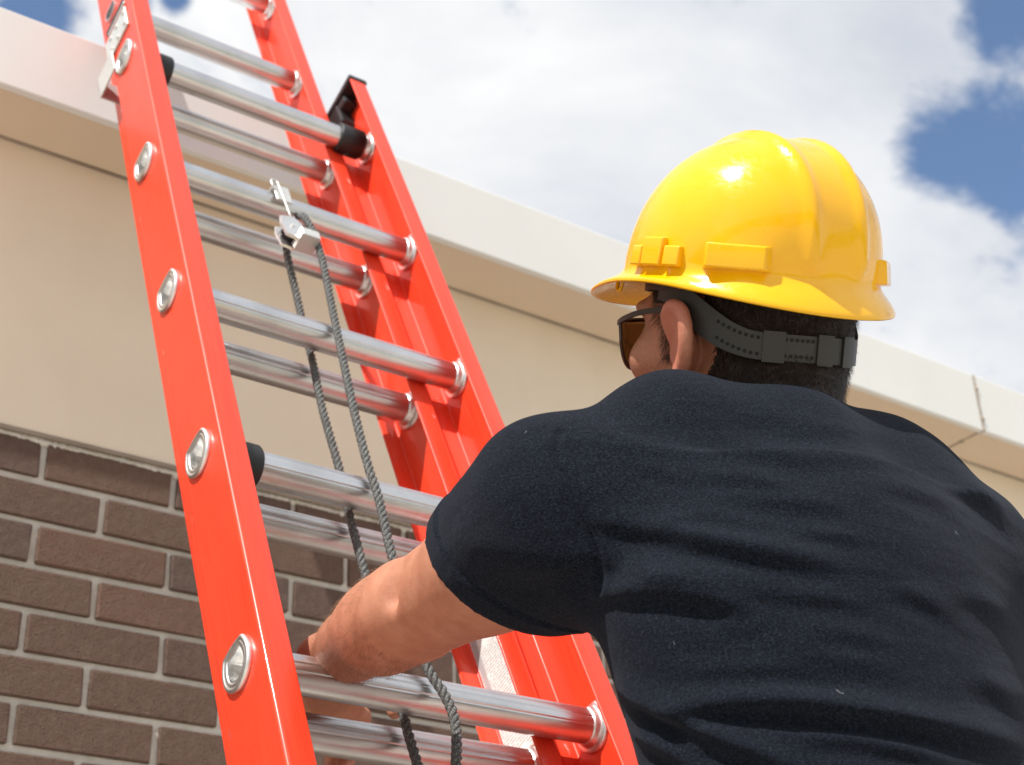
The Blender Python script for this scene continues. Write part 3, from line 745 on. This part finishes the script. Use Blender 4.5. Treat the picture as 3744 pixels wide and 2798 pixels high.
# t-shirt
g = G((.59, .53, .97), (1.36, 1.10, 1.155+.645), .0031)
t = [(.93, (.887, .80), .186, .136), (1.10, (.895, .798), .176, .128), (1.30, (.903, .812), .165, .120), (1.47, (.895, .828), .174, .122), (1.58, (.884, .836), .190, .124), (1.68, (.885, .838), .168, .108)]
zz = g.Z; cx = np.interp(zz, [q[0] for q in t], [q[1][0] for q in t]); cy = np.interp(zz, [q[0] for q in t], [q[1][1] for q in t])
aa = np.interp(zz, [q[0] for q in t], [q[2] for q in t]); bb = np.interp(zz, [q[0] for q in t], [q[3] for q in t])
qx, qy = (g.X-cx)/aa, (g.Y-cy)/bb
kk = np.sqrt(qx**2+qy**2)
tor = (kk-1)*np.minimum(aa, bb); tor = np.maximum(tor, np.maximum(zz-1.685, .965-zz)); g.add(tor.astype(np.float32), .001)
TL = P(2460, 1668, 1.29)
g.add(g.cone(NEC, TL, .061, .060), .04); g.add(g.cone(TL, SHL, .061, .062), .04)
g.add(g.cone(NEC+np.array([0, -.0, -.09]), SHL+np.array([.06, -.03, -.03]), .085, .060), .04)
TR = P(3150, 1815, 1.365)
g.add(g.cone(NEC, TR, .061, .060), .04); g.add(g.cone(TR, SHR, .060, .058), .05); g.add(g.cone(P(3215, 2000, 1.39), P(3360, 2085, 1.42), .090, .084), .05)
g.add(g.cone(NEC+np.array([0, 0, -.10]), SHR+np.array([-.05, -.02, -.05]), .085, .066), .06)
ad = ax_/np.linalg.norm(ax_); HEM = SHL+ad*.150
g.add(g.cone(SHL, SHL+ad*.10, .062, .059), .04); g.add(g.cone(P(1985, 1800, 1.26), P(1880, 1930, 1.29), .056, .054), .03)
g.add(g.cone(SHL+ad*.05+np.array([0, 0, -.006]), SHL+ad*.22+np.array([0, 0, -.010]), .058, .059), .03)
g.add(g.cone(SHL+np.array([.03, -.02, -.030]), SHL+ad*.11+np.array([.0, 0, -.024]), .040, .044), .03)     # slack under the arm
adr = (ELR-SHR)/np.linalg.norm(ELR-SHR)
g.add(g.cone(SHR, SHR+adr*.24, .068, .064), .03)
# hems and neck opening
hn = ad+np.array([.0, .0, -.35]); hn = P(1600, 1985, 1.40)-P(1905, 2345, 1.315); hn = np.cross(hn, np.cross(ad, hn)); hn /= np.linalg.norm(hn); hn *= np.sign(hn@ad)
hp = (P(1600, 1985, 1.40)+P(1905, 2345, 1.315))/2; hn = .8*hn+.2*ad; hn /= np.linalg.norm(hn); hp = hp-ad*.056
dh = (g.X-hp[0])*hn[0]+(g.Y-hp[1])*hn[1]+(g.Z-hp[2])*hn[2]
near = g.cone(SHL+ad*.05, SHL+ad*.30, .10, .10)
g.d = np.maximum(g.d, np.minimum(dh, -near)).astype(np.float32)
dr_ = (g.X-SHR[0]-adr[0]*.17)*adr[0]+(g.Y-SHR[1]-adr[1]*.17)*adr[1]+(g.Z-SHR[2]-adr[2]*.17)*adr[2]
near = g.cone(SHR+adr*.10, SHR+adr*.34, .10, .10); g.d = np.maximum(g.d, np.minimum(dr_, -near)).astype(np.float32)
g.cut(g.cone(hp-ad*.045, hp+ad*.2, .0525, .0525), .004)
g.cut(g.cone(SHR+adr*.12, SHR+adr*.3, .055, .055), .004)
g.cut(g.cone(nb*0+NEC+np.array([.0, .045, -.02]), hw((0, -.02, -.05)), .070, .070), .006)
V, F = g.mesh(); V = smooth_(V, F, 3, .5); N_ = normals(V, F)
# folds: polylines drawn where the photo shows creases, pressed into the cloth as ridges and furrows
uv, dep = pix(V); facing = np.clip(-(((V-CAM0)/np.linalg.norm(V-CAM0, axis=1)[:, None])*N_).sum(1)*2.2, 0, 1)
folds = [([(2472, 1590), (2762, 1628), (2907, 1660), (3125, 1675), (3250, 1690)], .0042, 50, 26),
         ([(2608, 1790), (2808, 1822), (2989, 1845), (3120, 1860)], .0042, 48, 26),
         ([(2140, 1890), (2299, 1925), (2444, 1950), (2600, 1985), (2762, 2015), (2944, 2045), (3089, 2066)], .013, 60, 26),
         ([(2190, 2033), (2320, 2085), (2450, 2115), (2600, 2130), (2700, 2140)], .0055, 45, 25),
         ([(2130, 2172), (2371, 2157), (2600, 2186), (2770, 2225)], .013, 60, 30),
         ([(2420, 1905), (2560, 1890), (2700, 1900), (2830, 1925)], .0030, 40, 25),
         ([(2400, 2612), (2536, 2582), (2808, 2569), (3034, 2592), (3306, 2636), (3578, 2690), (3760, 2735)], .018, 62, 28),
         ([(2235, 2490), (2300, 2535), (2400, 2588), (2581, 2672), (2808, 2770), (2950, 2830)], .015, 50, 26),
         ([(2290, 2660), (2420, 2730), (2560, 2800)], .009, 45, 25),
         ([(3460, 1745), (3560, 1790), (3640, 1850), (3760, 1990)], .011, 42, 24),
         ([(3540, 2140), (3640, 2220), (3760, 2320)], .006, 55, 32),
         ([(3560, 2450), (3650, 2520), (3760, 2590)], .006, 55, 32),
         ([(2760, 2360), (2930, 2380), (3150, 2420), (3330, 2470)], .0030, 60, 36),
         ([(1640, 1960), (1760, 1985), (1900, 2005), (2060, 2010)], .0035, 60, 45),
         ([(1700, 2095), (1850, 2080), (2008, 2062), (2150, 2035), (2300, 2060)], .0055, 65, 45),
         ([(2700, 1500), (2850, 1530), (3000, 1560), (3150, 1580), (3300, 1590)], .0050, 50, 40),
         ([(2600, 2290), (2700, 2280), (2850, 2300)], .0025, 50, 30),
         ([(2480, 1735), (2640, 1740), (2800, 1760), (2900, 1780)], .0035, 36, 20), ([(2690, 2150), (2850, 2170), (3050, 2190), (3200, 2220)], .0040, 40, 22),
         ([(2420, 2440), (2600, 2450), (2800, 2440), (3000, 2460), (3150, 2490)], .0045, 45, 26), ([(2300, 1690), (2420, 1720), (2560, 1760)], .0030, 36, 22),
         ([(2880, 1940), (3020, 1950), (3180, 1975)], .0035, 36, 20), ([(3200, 1760), (3330, 1790), (3450, 1840), (3540, 1900)], .0040, 40, 24),
         ([(2950, 2300), (3120, 2320), (3300, 2360)], .0030, 40, 24), ([(3250, 2140), (3380, 2190), (3500, 2260)], .0035, 40, 24),
         ([(2450, 2690), (2620, 2740), (2800, 2800)], .0080, 40, 22), ([(2900, 2690), (3100, 2700), (3320, 2740), (3500, 2790)], .0070, 45, 25)]
disp = np.zeros(len(V))
for pl_, am, s1, s2 in folds:
    pts = np.array(catmull([(*p, 0.) for p in pl_], 5))[:, :2]
    bd_ = np.full(len(V), 1e9); sg_ = np.zeros(len(V)); tt_ = np.zeros(len(V)); n = len(pts)-1
    sel = (uv[:, 0] > pts[:, 0].min()-260) & (uv[:, 0] < pts[:, 0].max()+260) & (uv[:, 1] > pts[:, 1].min()-260) & (uv[:, 1] < pts[:, 1].max()+260)
    U = uv[sel]; bd1 = bd_[sel]; sg1 = sg_[sel]; tt1 = tt_[sel]
    for i in range(n):
        a, ab = pts[i], pts[i+1]-pts[i]; t_ = np.clip(((U-a)@ab)/(ab@ab), 0, 1); dv = U-a-t_[:, None]*ab; dd = np.hypot(dv[:, 0], dv[:, 1])
        cr_ = ab[0]*dv[:, 1]-ab[1]*dv[:, 0]; up = dd < bd1; bd1[up] = dd[up]; sg1[up] = np.sign(cr_[up]); tt1[up] = (i+t_[up])/n
    sd = bd1*sg1
    prof = np.where(sd < 0, np.exp(-(sd/s1)**2), np.exp(-(sd/s2)**2)) - .55*np.exp(-((sd-2.1*s2)/(1.2*s2))**2)
    prof *= np.clip(np.sin(np.pi*np.clip(tt1, 0, 1)), 0, 1)**.9*1.15
    disp[sel] += .52*am*prof
def wr(Q, s, seed):
    r = np.random.default_rng(seed); o = np.zeros(len(Q))
    for _ in range(7):
        k = r.normal(size=3)*np.array([.45, .6, 1.5])*s; o += np.sin(Q@k+r.uniform(0, 6.3))
    return o/7
disp = disp*facing + .0013*wr(V, 34, 1) + .0006*wr(V, 90, 2)
# hem and collar bands
dhv = (V-hp)@hn; nearv = np.linalg.norm(np.cross(V-SHL, ad), axis=1) < .085
hemz = nearv & ((V-SHL)@ad > .03)
disp += np.where(hemz, .0022*sstep(-.026, -.023, dhv)-.0012*np.exp(-((dhv+.0255)/.0018)**2), 0)
seam = np.array([(2045, 1585), (2030, 1640), (2040, 1700), (2085, 1790), (2120, 1870), (2160, 1950), (2195, 2040), (2200, 2160)], float)
bs = np.full(len(V), 1e9)
for i in range(len(seam)-1):
    a, ab = seam[i], seam[i+1]-seam[i]; t_ = np.clip(((uv-a)@ab)/(ab@ab), 0, 1); bs = np.minimum(bs, np.linalg.norm(uv-a-t_[:, None]*ab, axis=1))
disp -= facing*.0022*np.exp(-(bs/11.)**2); disp += facing*.0010*np.exp(-((bs-26)/16.)**2)
V = V+N_*disp[:, None]
shirt = fastmesh('t_shirt', V, F, MAT['shirt'], person); shirtV, shirtF = V, F
# lint fibres
fb = [];
Ns = normals(V, F); cand = np.argwhere((facing > .6))[:, 0]; r_ = np.random.default_rng(11)
for i in r_.choice(cand, 9, replace=False):
    p = V[i]+Ns[i]*.0012; t1 = np.cross(Ns[i], r_.normal(size=3)); t1 /= np.linalg.norm(t1); t2 = np.cross(Ns[i], t1); L = r_.uniform(.002, .006)
    fb.append(tube([p, p+t1*L*.5+t2*L*.15*r_.normal(), p+t1*L+t2*L*.3*r_.normal()+Ns[i]*.001], .00018, 3))
mesh('lint', *join(*fb), material('lint_white', (.28, .28, .30), .9)[0], person); bpy.data.objects['lint']['kind'] = 'stuff'
# trousers and boots
g = G((.62, .50, .36), (1.15, 1.0, 1.08), .008)
g.add(g.ell(HIP+np.array([0, 0, -.02]), (.165, .118, .15)), .01)
for s, k_, a in zip((-1, 1), KN, AN):
    g.add(g.cone(HIP+np.array([s*.088, 0, -.06]), k_, .094, .070), .04); g.add(g.cone(k_, a, .068, .058), .03)
V, F = g.mesh(); V = smooth_(V, F, 2); V = V+normals(V, F)*(.003*wr(V, 60, 5))[:, None]
fastmesh('trousers', V, F, MAT['denim'], person)
for s, a in zip((-1, 1), AN):
    g = G(a+np.array([-.07, -.12, -.12]), a+np.array([.07, .20, .06]), .005)
    zs = .294
    g.add(g.cone(a+np.array([0, -.01, .03]), a+np.array([0, -.015, -.05]), .046, .044), .01)
    g.add(g.cone(np.array([a[0], a[1]-.045, zs+.035]), np.array([a[0]+s*.01, a[1]+.13, zs+.032]), .042, .042), .03)
    g.d = np.maximum(g.d, zs-g.Z+np.zeros_like(g.d)); V, F = g.mesh(); V = smooth_(V, F, 2)
    fastmesh('boot', V, F, MAT['boot'], person)
# hair: a close-cropped cap over the scalp plus short strands
x_, y_, z_ = Vh[:, 0], Vh[:, 1], Vh[:, 2]; axx = np.abs(x_)
hl = np.minimum.reduce([sstep(.050, .044, y_-.35*(z_-.02)), sstep(-.098, -.070, z_+.25*np.clip(y_+.02, -1, 1))])
earzone = (axx > .066) & (np.hypot((y_+.015)/.030, (z_+.000)/.043) < 1)
frontlow = (y_ > -.002) & (z_ < -.036+.6*(y_-.02)) ; sideb = (y_ > .012) & (z_ < .012) & ((y_ > .030) | (z_ < -.018))
jaw = (z_ < -.030) & (y_ > -.030+.25*(z_+.03))
cap_off = (y_ > -.002) & (z_ < .030)
hm = hl*(~earzone)*(~frontlow)*(~sideb)*(~jaw)
fm = (hm*(~cap_off))[Fh].min(1) > .80
Fk = Fh[fm]; us, inv = np.unique(Fk, return_inverse=True)
wob = np.sin(Vh[us]@np.array([310., 270, 190]))*np.sin(Vh[us]@np.array([-170., 390, 240]))
hV = (Vh[us]+Nh[us]*(.0016+.0003*wob)[:, None])@HR.T+HO
hair = fastmesh('hair', hV, inv.reshape(-1, 4), MAT['hair'], person)
cand = np.argwhere(hm > .03)[:, 0]; cand = cand[(Vh[cand, 2] < .085)]
pr = hm[cand]; ch = r_.choice(cand, 26000, p=pr/pr.sum())
base = Vh[ch]+r_.normal(size=(len(ch), 3))*.0012; nn = Nh[ch]
dn = np.array([0, -.25, -1.])+.35*r_.normal(size=(len(ch), 3)); dn -= nn*(dn*nn).sum(1)[:, None]; dn /= np.linalg.norm(dn, axis=1)[:, None]
L = r_.uniform(.0045, .010, len(ch))*(.35+.65*hm[ch])
mid = base+nn*(.35*L)[:, None]+dn*(.5*L)[:, None]; tip = base+nn*(.55*L+.0006)[:, None]+dn*L[:, None]
sd = np.cross(nn, dn); wdt = .00022
Vs = np.stack([base-sd*wdt, base+sd*wdt, mid+sd*wdt*.8, mid-sd*wdt*.8, tip], 1).reshape(-1, 3)@HR.T+HO
i0 = np.arange(len(ch))*5; T = np.concatenate([np.stack([i0, i0+1, i0+2], 1), np.stack([i0, i0+2, i0+3], 1), np.stack([i0+3, i0+2, i0+4], 1)])
hs = fastmesh('hair_strands', Vs, T, MAT['hair'], person); tag(hs, kind='stuff')
# fine hair on the forearm
fsel = ((armV-ELB)@(WRI-ELB)/np.sum((WRI-ELB)**2)); an_ = normals(armV, armF)
cand = np.argwhere((fsel > .0) & (fsel < .95))[:, 0]; ch = r_.choice(cand, 3400); base = armV[ch]+r_.normal(size=(len(ch), 3))*.001; nn = an_[ch]
fdn = (WRI-ELB)/np.linalg.norm(WRI-ELB); dn = fdn+np.array([0, 0, -.6])+.4*r_.normal(size=(len(ch), 3)); dn -= nn*(dn*nn).sum(1)[:, None]; dn /= np.linalg.norm(dn, axis=1)[:, None]
L = r_.uniform(.005, .012, len(ch)); mid = base+nn*(.22*L)[:, None]+dn*(.5*L)[:, None]; tip = base+nn*(.3*L)[:, None]+dn*L[:, None]; sd = np.cross(nn, dn); wdt = .00010
Vs = np.stack([base-sd*wdt, base+sd*wdt, mid+sd*wdt, mid-sd*wdt, tip], 1).reshape(-1, 3)
i0 = np.arange(len(ch))*5; T = np.concatenate([np.stack([i0, i0+1, i0+2], 1), np.stack([i0, i0+2, i0+3], 1), np.stack([i0+3, i0+2, i0+4], 1)])
tag(fastmesh('arm_hair', Vs, T, material('arm_hair_brown', (.20, .10, .05), .5)[0], person), kind='stuff')

# ------------------------------------------------------------------ hard hat (head frame)
hat = empty('hard_hat', HM @ Matrix.Rotation(-.12, 4, 'Z'))
tag(hat, 'glossy yellow hard hat with visor worn by the person on the ladder', 'hard hat')
BZ = .060; HH = .124; NA = 144
def base_r(ph):
    s, c = math.sin(ph), math.cos(ph)
    ay = .097 if c > 0 else .123; ax = .110
    return (abs(s/ax)**2.15+abs(c/ay)**2.15)**(-1/2.15)
def domep(ph, th, off=0.):
    """th 0 at crown, 1 at brim line"""
    a = th*math.pi/2; r = math.sin(a)**.92*base_r(ph)*(1+.0*th); z = HH*math.cos(a)**.93
    x, y = r*math.sin(ph), r*math.cos(ph)-.024*(1-th)
    n = Vector((math.sin(ph)*math.sin(a), math.cos(ph)*math.sin(a), math.cos(a)*.9+.05)).normalized()
    fade = sstep(1.0, .955, th)*sstep(.98, .80, abs(math.cos(ph))*(1 if math.cos(ph) > 0 else 0)*th)
    rid = .0054*math.exp(-((abs(x)-.0265)/.0064)**2)*fade - .0012*fade*math.exp(-(x/.012)**2)
    d = off+rid
    return (x+n.x*d, y+n.y*d, BZ+z+n.z*d)
def brimw(ph):
    c = math.cos(ph); f = max(0, c)**3.4; r = max(0, -c)**2
    return .0078+.073*f+.012*r, .003+.018*f+.019*r
loops = []
for i in range(1, 41): loops.append([domep(2*math.pi*k/NA, .012+.988*(i/40)**.9) for k in range(NA)])
def brl(fr, dz, extra=0.):
    out = []
    for k in range(NA):
        ph = 2*math.pi*k/NA; w, dr2 = brimw(ph); br = base_r(ph)
        out.append(((br+w*fr)*math.sin(ph), (br+w*fr)*math.cos(ph), BZ-dr2*fr**1.6+dz))
    return out
loops += [brl(.10, -.003), brl(.25, -.0055), brl(.45, -.0065), brl(.70, -.0070), brl(.92, -.0072), brl(1.0, -.0080), brl(1.01, -.0095), brl(.985, -.0112), brl(.94, -.0108), brl(.7, -.0100), brl(.4, -.0095), brl(.1, -.0075)]
for i in range(20): loops.append([domep(2*math.pi*k/NA, .99-.98*i/19, -.0028) for k in range(NA)])
V, F = loft(loops, True, True)
shell = mesh('shell', V, F, MAT['yellow'], hat, True)
def boss(name, yc, zc, ly, lz, dep, tap=.8, side=-1, ph=None):
    """moulded block standing proud of the shell at (side, yc, zc)"""
    def surf(y, z):
        lo_, hi_ = 0., .2
        thz = min(1, max(0, (math.acos(min(1, max(0, (z-BZ)/HH))**(1/.93)))/(math.pi/2)))
        best = None
        for q in range(241):
            p_ = side*math.pi*q/240; pt = domep(p_, thz)
            if best is None or abs(pt[1]-y) < best[0]: best = (abs(pt[1]-y), pt, p_)
        return Vector(best[1]), best[2]
    A, B_ = [], []
    c0, p0 = surf(yc, zc); n = Vector((math.sin(p0), math.cos(p0), .12)).normalized()
    for sy, sz in ((-1, -1), (1, -1), (1, 1), (-1, 1)):
        pt, _ = surf(yc+sy*ly/2, zc+sz*lz/2); pt = pt-n*.004
        A.append(pt)
        pt2, _ = surf(yc+sy*ly/2*tap, zc+sz*lz/2*(tap if sz > 0 else .95)); pl2 = c0+n*dep; pt2 = pt2+n*((pl2-pt2).dot(n)); B_.append(pt2)
    bm = bmesh.new(); va = [bm.verts.new(p) for p in A]; vb = [bm.verts.new(p) for p in B_]
    bm.faces.new(va[::-1]); bm.faces.new(vb)
    for k in range(4): bm.faces.new((va[k], va[(k+1) % 4], vb[(k+1) % 4], vb[k]))
    bmesh.ops.recalc_face_normals(bm, faces=bm.faces)
    bmesh.ops.bevel(bm, geom=list(bm.edges), offset=.0018, segments=3, profile=.6, affect='EDGES')
    return bmobj(name, bm, MAT['yellow'], shell, True)
for sd_ in (-1, 1):
    boss('accessory_slot', -.087, BZ+.009, .045, .028, .0066, .84, sd_)
    boss('accessory_slot', -.016, BZ+.011, .026, .030, .0068, .9, sd_)
    boss('accessory_slot', -.038, BZ+.008, .019, .022, .0066, .85, sd_)
    boss('accessory_slot', .004, BZ+.008, .016, .022, .007, .85, sd_)
boss('accessory_slot', -.1275, BZ+.016, .0, .028, .004, .9, 1) if False else None
bm = box_bm((.048, -.118, BZ-.008), (.068, -.100, BZ+.012), .003, 2); bm.free()
V, F = tube(catmull([(-.088, .062, BZ-.008), (-.089, .064, BZ-.018), (-.089, .068, BZ-.021), (-.088, .072, BZ-.018), (-.087, .073, BZ-.008)], 5), .0018, 8); mesh('chin_strap_loop', V, F, MAT['yellow'], shell, True)
# suspension strap round the back of the head
def band(p0, p1, z0f, hwf, rad_, th__=.0018, n=60):
    L = []
    for i in range(n+1):
        ph = p0+(p1-p0)*i/n; z = z0f(ph); w_ = hwf(ph); r = rad_(ph, z); s, c = math.sin(ph), math.cos(ph)
        tl = .25
        L.append([((r+o-(dz*0))*s, (r+o)*c-.012, z+dz) for o, dz in ((0, -w_), (th__, -w_), (th__, w_), (0, w_))])
    return loft(L, True, True)
def hr(ph, z):
    s, c = math.sin(ph), math.cos(ph); k = max(.05, 1-((z-.035)/.115)**2)**.5
    return 1/math.sqrt((s/.084)**2+(c/.100)**2)*(.90+.10*k)+.003
zc_ = lambda ph: .044-.044*sstep(1.35, 2.6, abs(ph)); wc_ = lambda ph: .0112+.004*math.exp(-((abs(ph)-2.0)/.35)**2)
st_ = mesh('suspension_strap', *band(1.35, 2*math.pi-1.35, lambda p: zc_(p if p < math.pi else 2*math.pi-p), lambda p: wc_(p if p < math.pi else 2*math.pi-p), hr, .0018, 90), MAT['strap'], hat)
for a0, a1 in ((3.50, 3.68), (2.75, 2.93), (3.06, 3.22)):
    mesh('strap_buckle', *band(a0, a1, lambda p: zc_(p if p < math.pi else 2*math.pi-p), lambda p: .0130, lambda p, z: hr(p, z)+.0016, .0022, 8), MAT['strap'], hat)
hol_ = []
for ph in list(np.arange(3.72, 4.12, .052))+list(np.arange(3.26, 3.49, .046)):
    z = zc_(2*math.pi-ph)
    for dz in (-.0068, .0068):
        r = hr(ph, z)+.0019; s, c = math.sin(ph), math.cos(ph)
        hol_.append(tube([(r*s, r*c-.012, z+dz), ((r+.0003)*s, (r+.0003)*c-.012, z+dz)], .0017, 8))
mesh('strap_holes', *join(*hol_), MAT['hole'], st_)
# head band inside the shell (sides and front)
mesh('head_band', *band(-1.75, 1.75, lambda p: .055, lambda p: .014, lambda p, z: hr(p, z)+.001, .002, 60), MAT['strap'], hat)
for sd_ in (-1, 1):
    mesh('strap_hanger', *band(sd_*1.15 if sd_ > 0 else -1.95, 1.95 if sd_ > 0 else -1.15, lambda p: .062, lambda p: .016, lambda p, z: hr(p, z)+.004, .002, 20), MAT['strap'], hat)
bm = box_bm((-.088, .046, BZ-.012), (-.078, .062, BZ+.004), .003, 2); bmobj('band_clip', bm, MAT['rubber'], hat)

# ------------------------------------------------------------------ sunglasses (head frame)
gl = empty('sunglasses', HM)
tag(gl, 'brown tinted sunglasses with thin dark frame worn under the yellow hard hat', 'sunglasses')
for s in (-1, 1):
    L = catmull([(s*.0735, .083, .010), (s*.0765, .072, .014), (s*.079, .050, .020), (s*.0795, .025, .0235), (s*.0795, .000, .0245), (s*.0785, -.024, .020), (s*.075, -.040, .008)], 5)
    pr = []
    for p in L: pr.append([(p[0]-.0012, p[1], p[2]-.0024), (p[0]+.0012, p[1], p[2]-.0024), (p[0]+.0012, p[1], p[2]+.0024), (p[0]-.0012, p[1], p[2]+.0024)])
    mesh('temple', *loft(pr, True, True), MAT['frame'], gl)
    # wrapped lens
    nx_, nz_ = 18, 12; Vf = []; Vb = []
    def lens(a, bq):
        # a 0 inner .. 1 outer ; bq -1 bottom .. 1 top
        x = .008+.066*a; y = .104-.024*a**2.4; top = .016-.004*a; bot = -.034+.006*(1-a)+.030*max(0, a-.55)**1.5*3
        return x, y-.006*(1-bq)*.5*.6, (top+bot)/2+(top-bot)/2*bq
    for off, Vx in ((0, Vf), (-.0018, Vb)):
        for i in range(nx_+1):
            for j in range(nz_+1):
                x, y, z = lens(i/nx_, -1+2*j/nz_); Vx.append((s*x, y+off, z))
    q = lambda i, j: i*(nz_+1)+j
    Fq = [(q(i, j), q(i+1, j), q(i+1, j+1), q(i, j+1)) for i in range(nx_) for j in range(nz_)]
    nV = len(Vf); F2 = Fq+[tuple(k+nV for k in f[::-1]) for f in Fq]
    bd2 = [q(i, 0) for i in range(nx_)]+[q(nx_, j) for j in range(nz_)]+[q(i, nz_) for i in range(nx_, 0, -1)]+[q(0, j) for j in range(nz_, 0, -1)]
    F2 += [(bd2[k], bd2[(k+1) % len(bd2)], bd2[(k+1) % len(bd2)]+nV, bd2[k]+nV) for k in range(len(bd2))]
    mesh('lens', Vf+Vb, F2, MAT['lens'], gl, True)
    mesh('rim', *tube([Vf[k] for k in bd2], .0017, 8, closed=True), MAT['frame'], gl, True)
V, F = tube(catmull([(-.009, .104, .009), (0, .107, .012), (.009, .104, .009)], 6), .002, 8); mesh('bridge', V, F, MAT['frame'], gl, True)
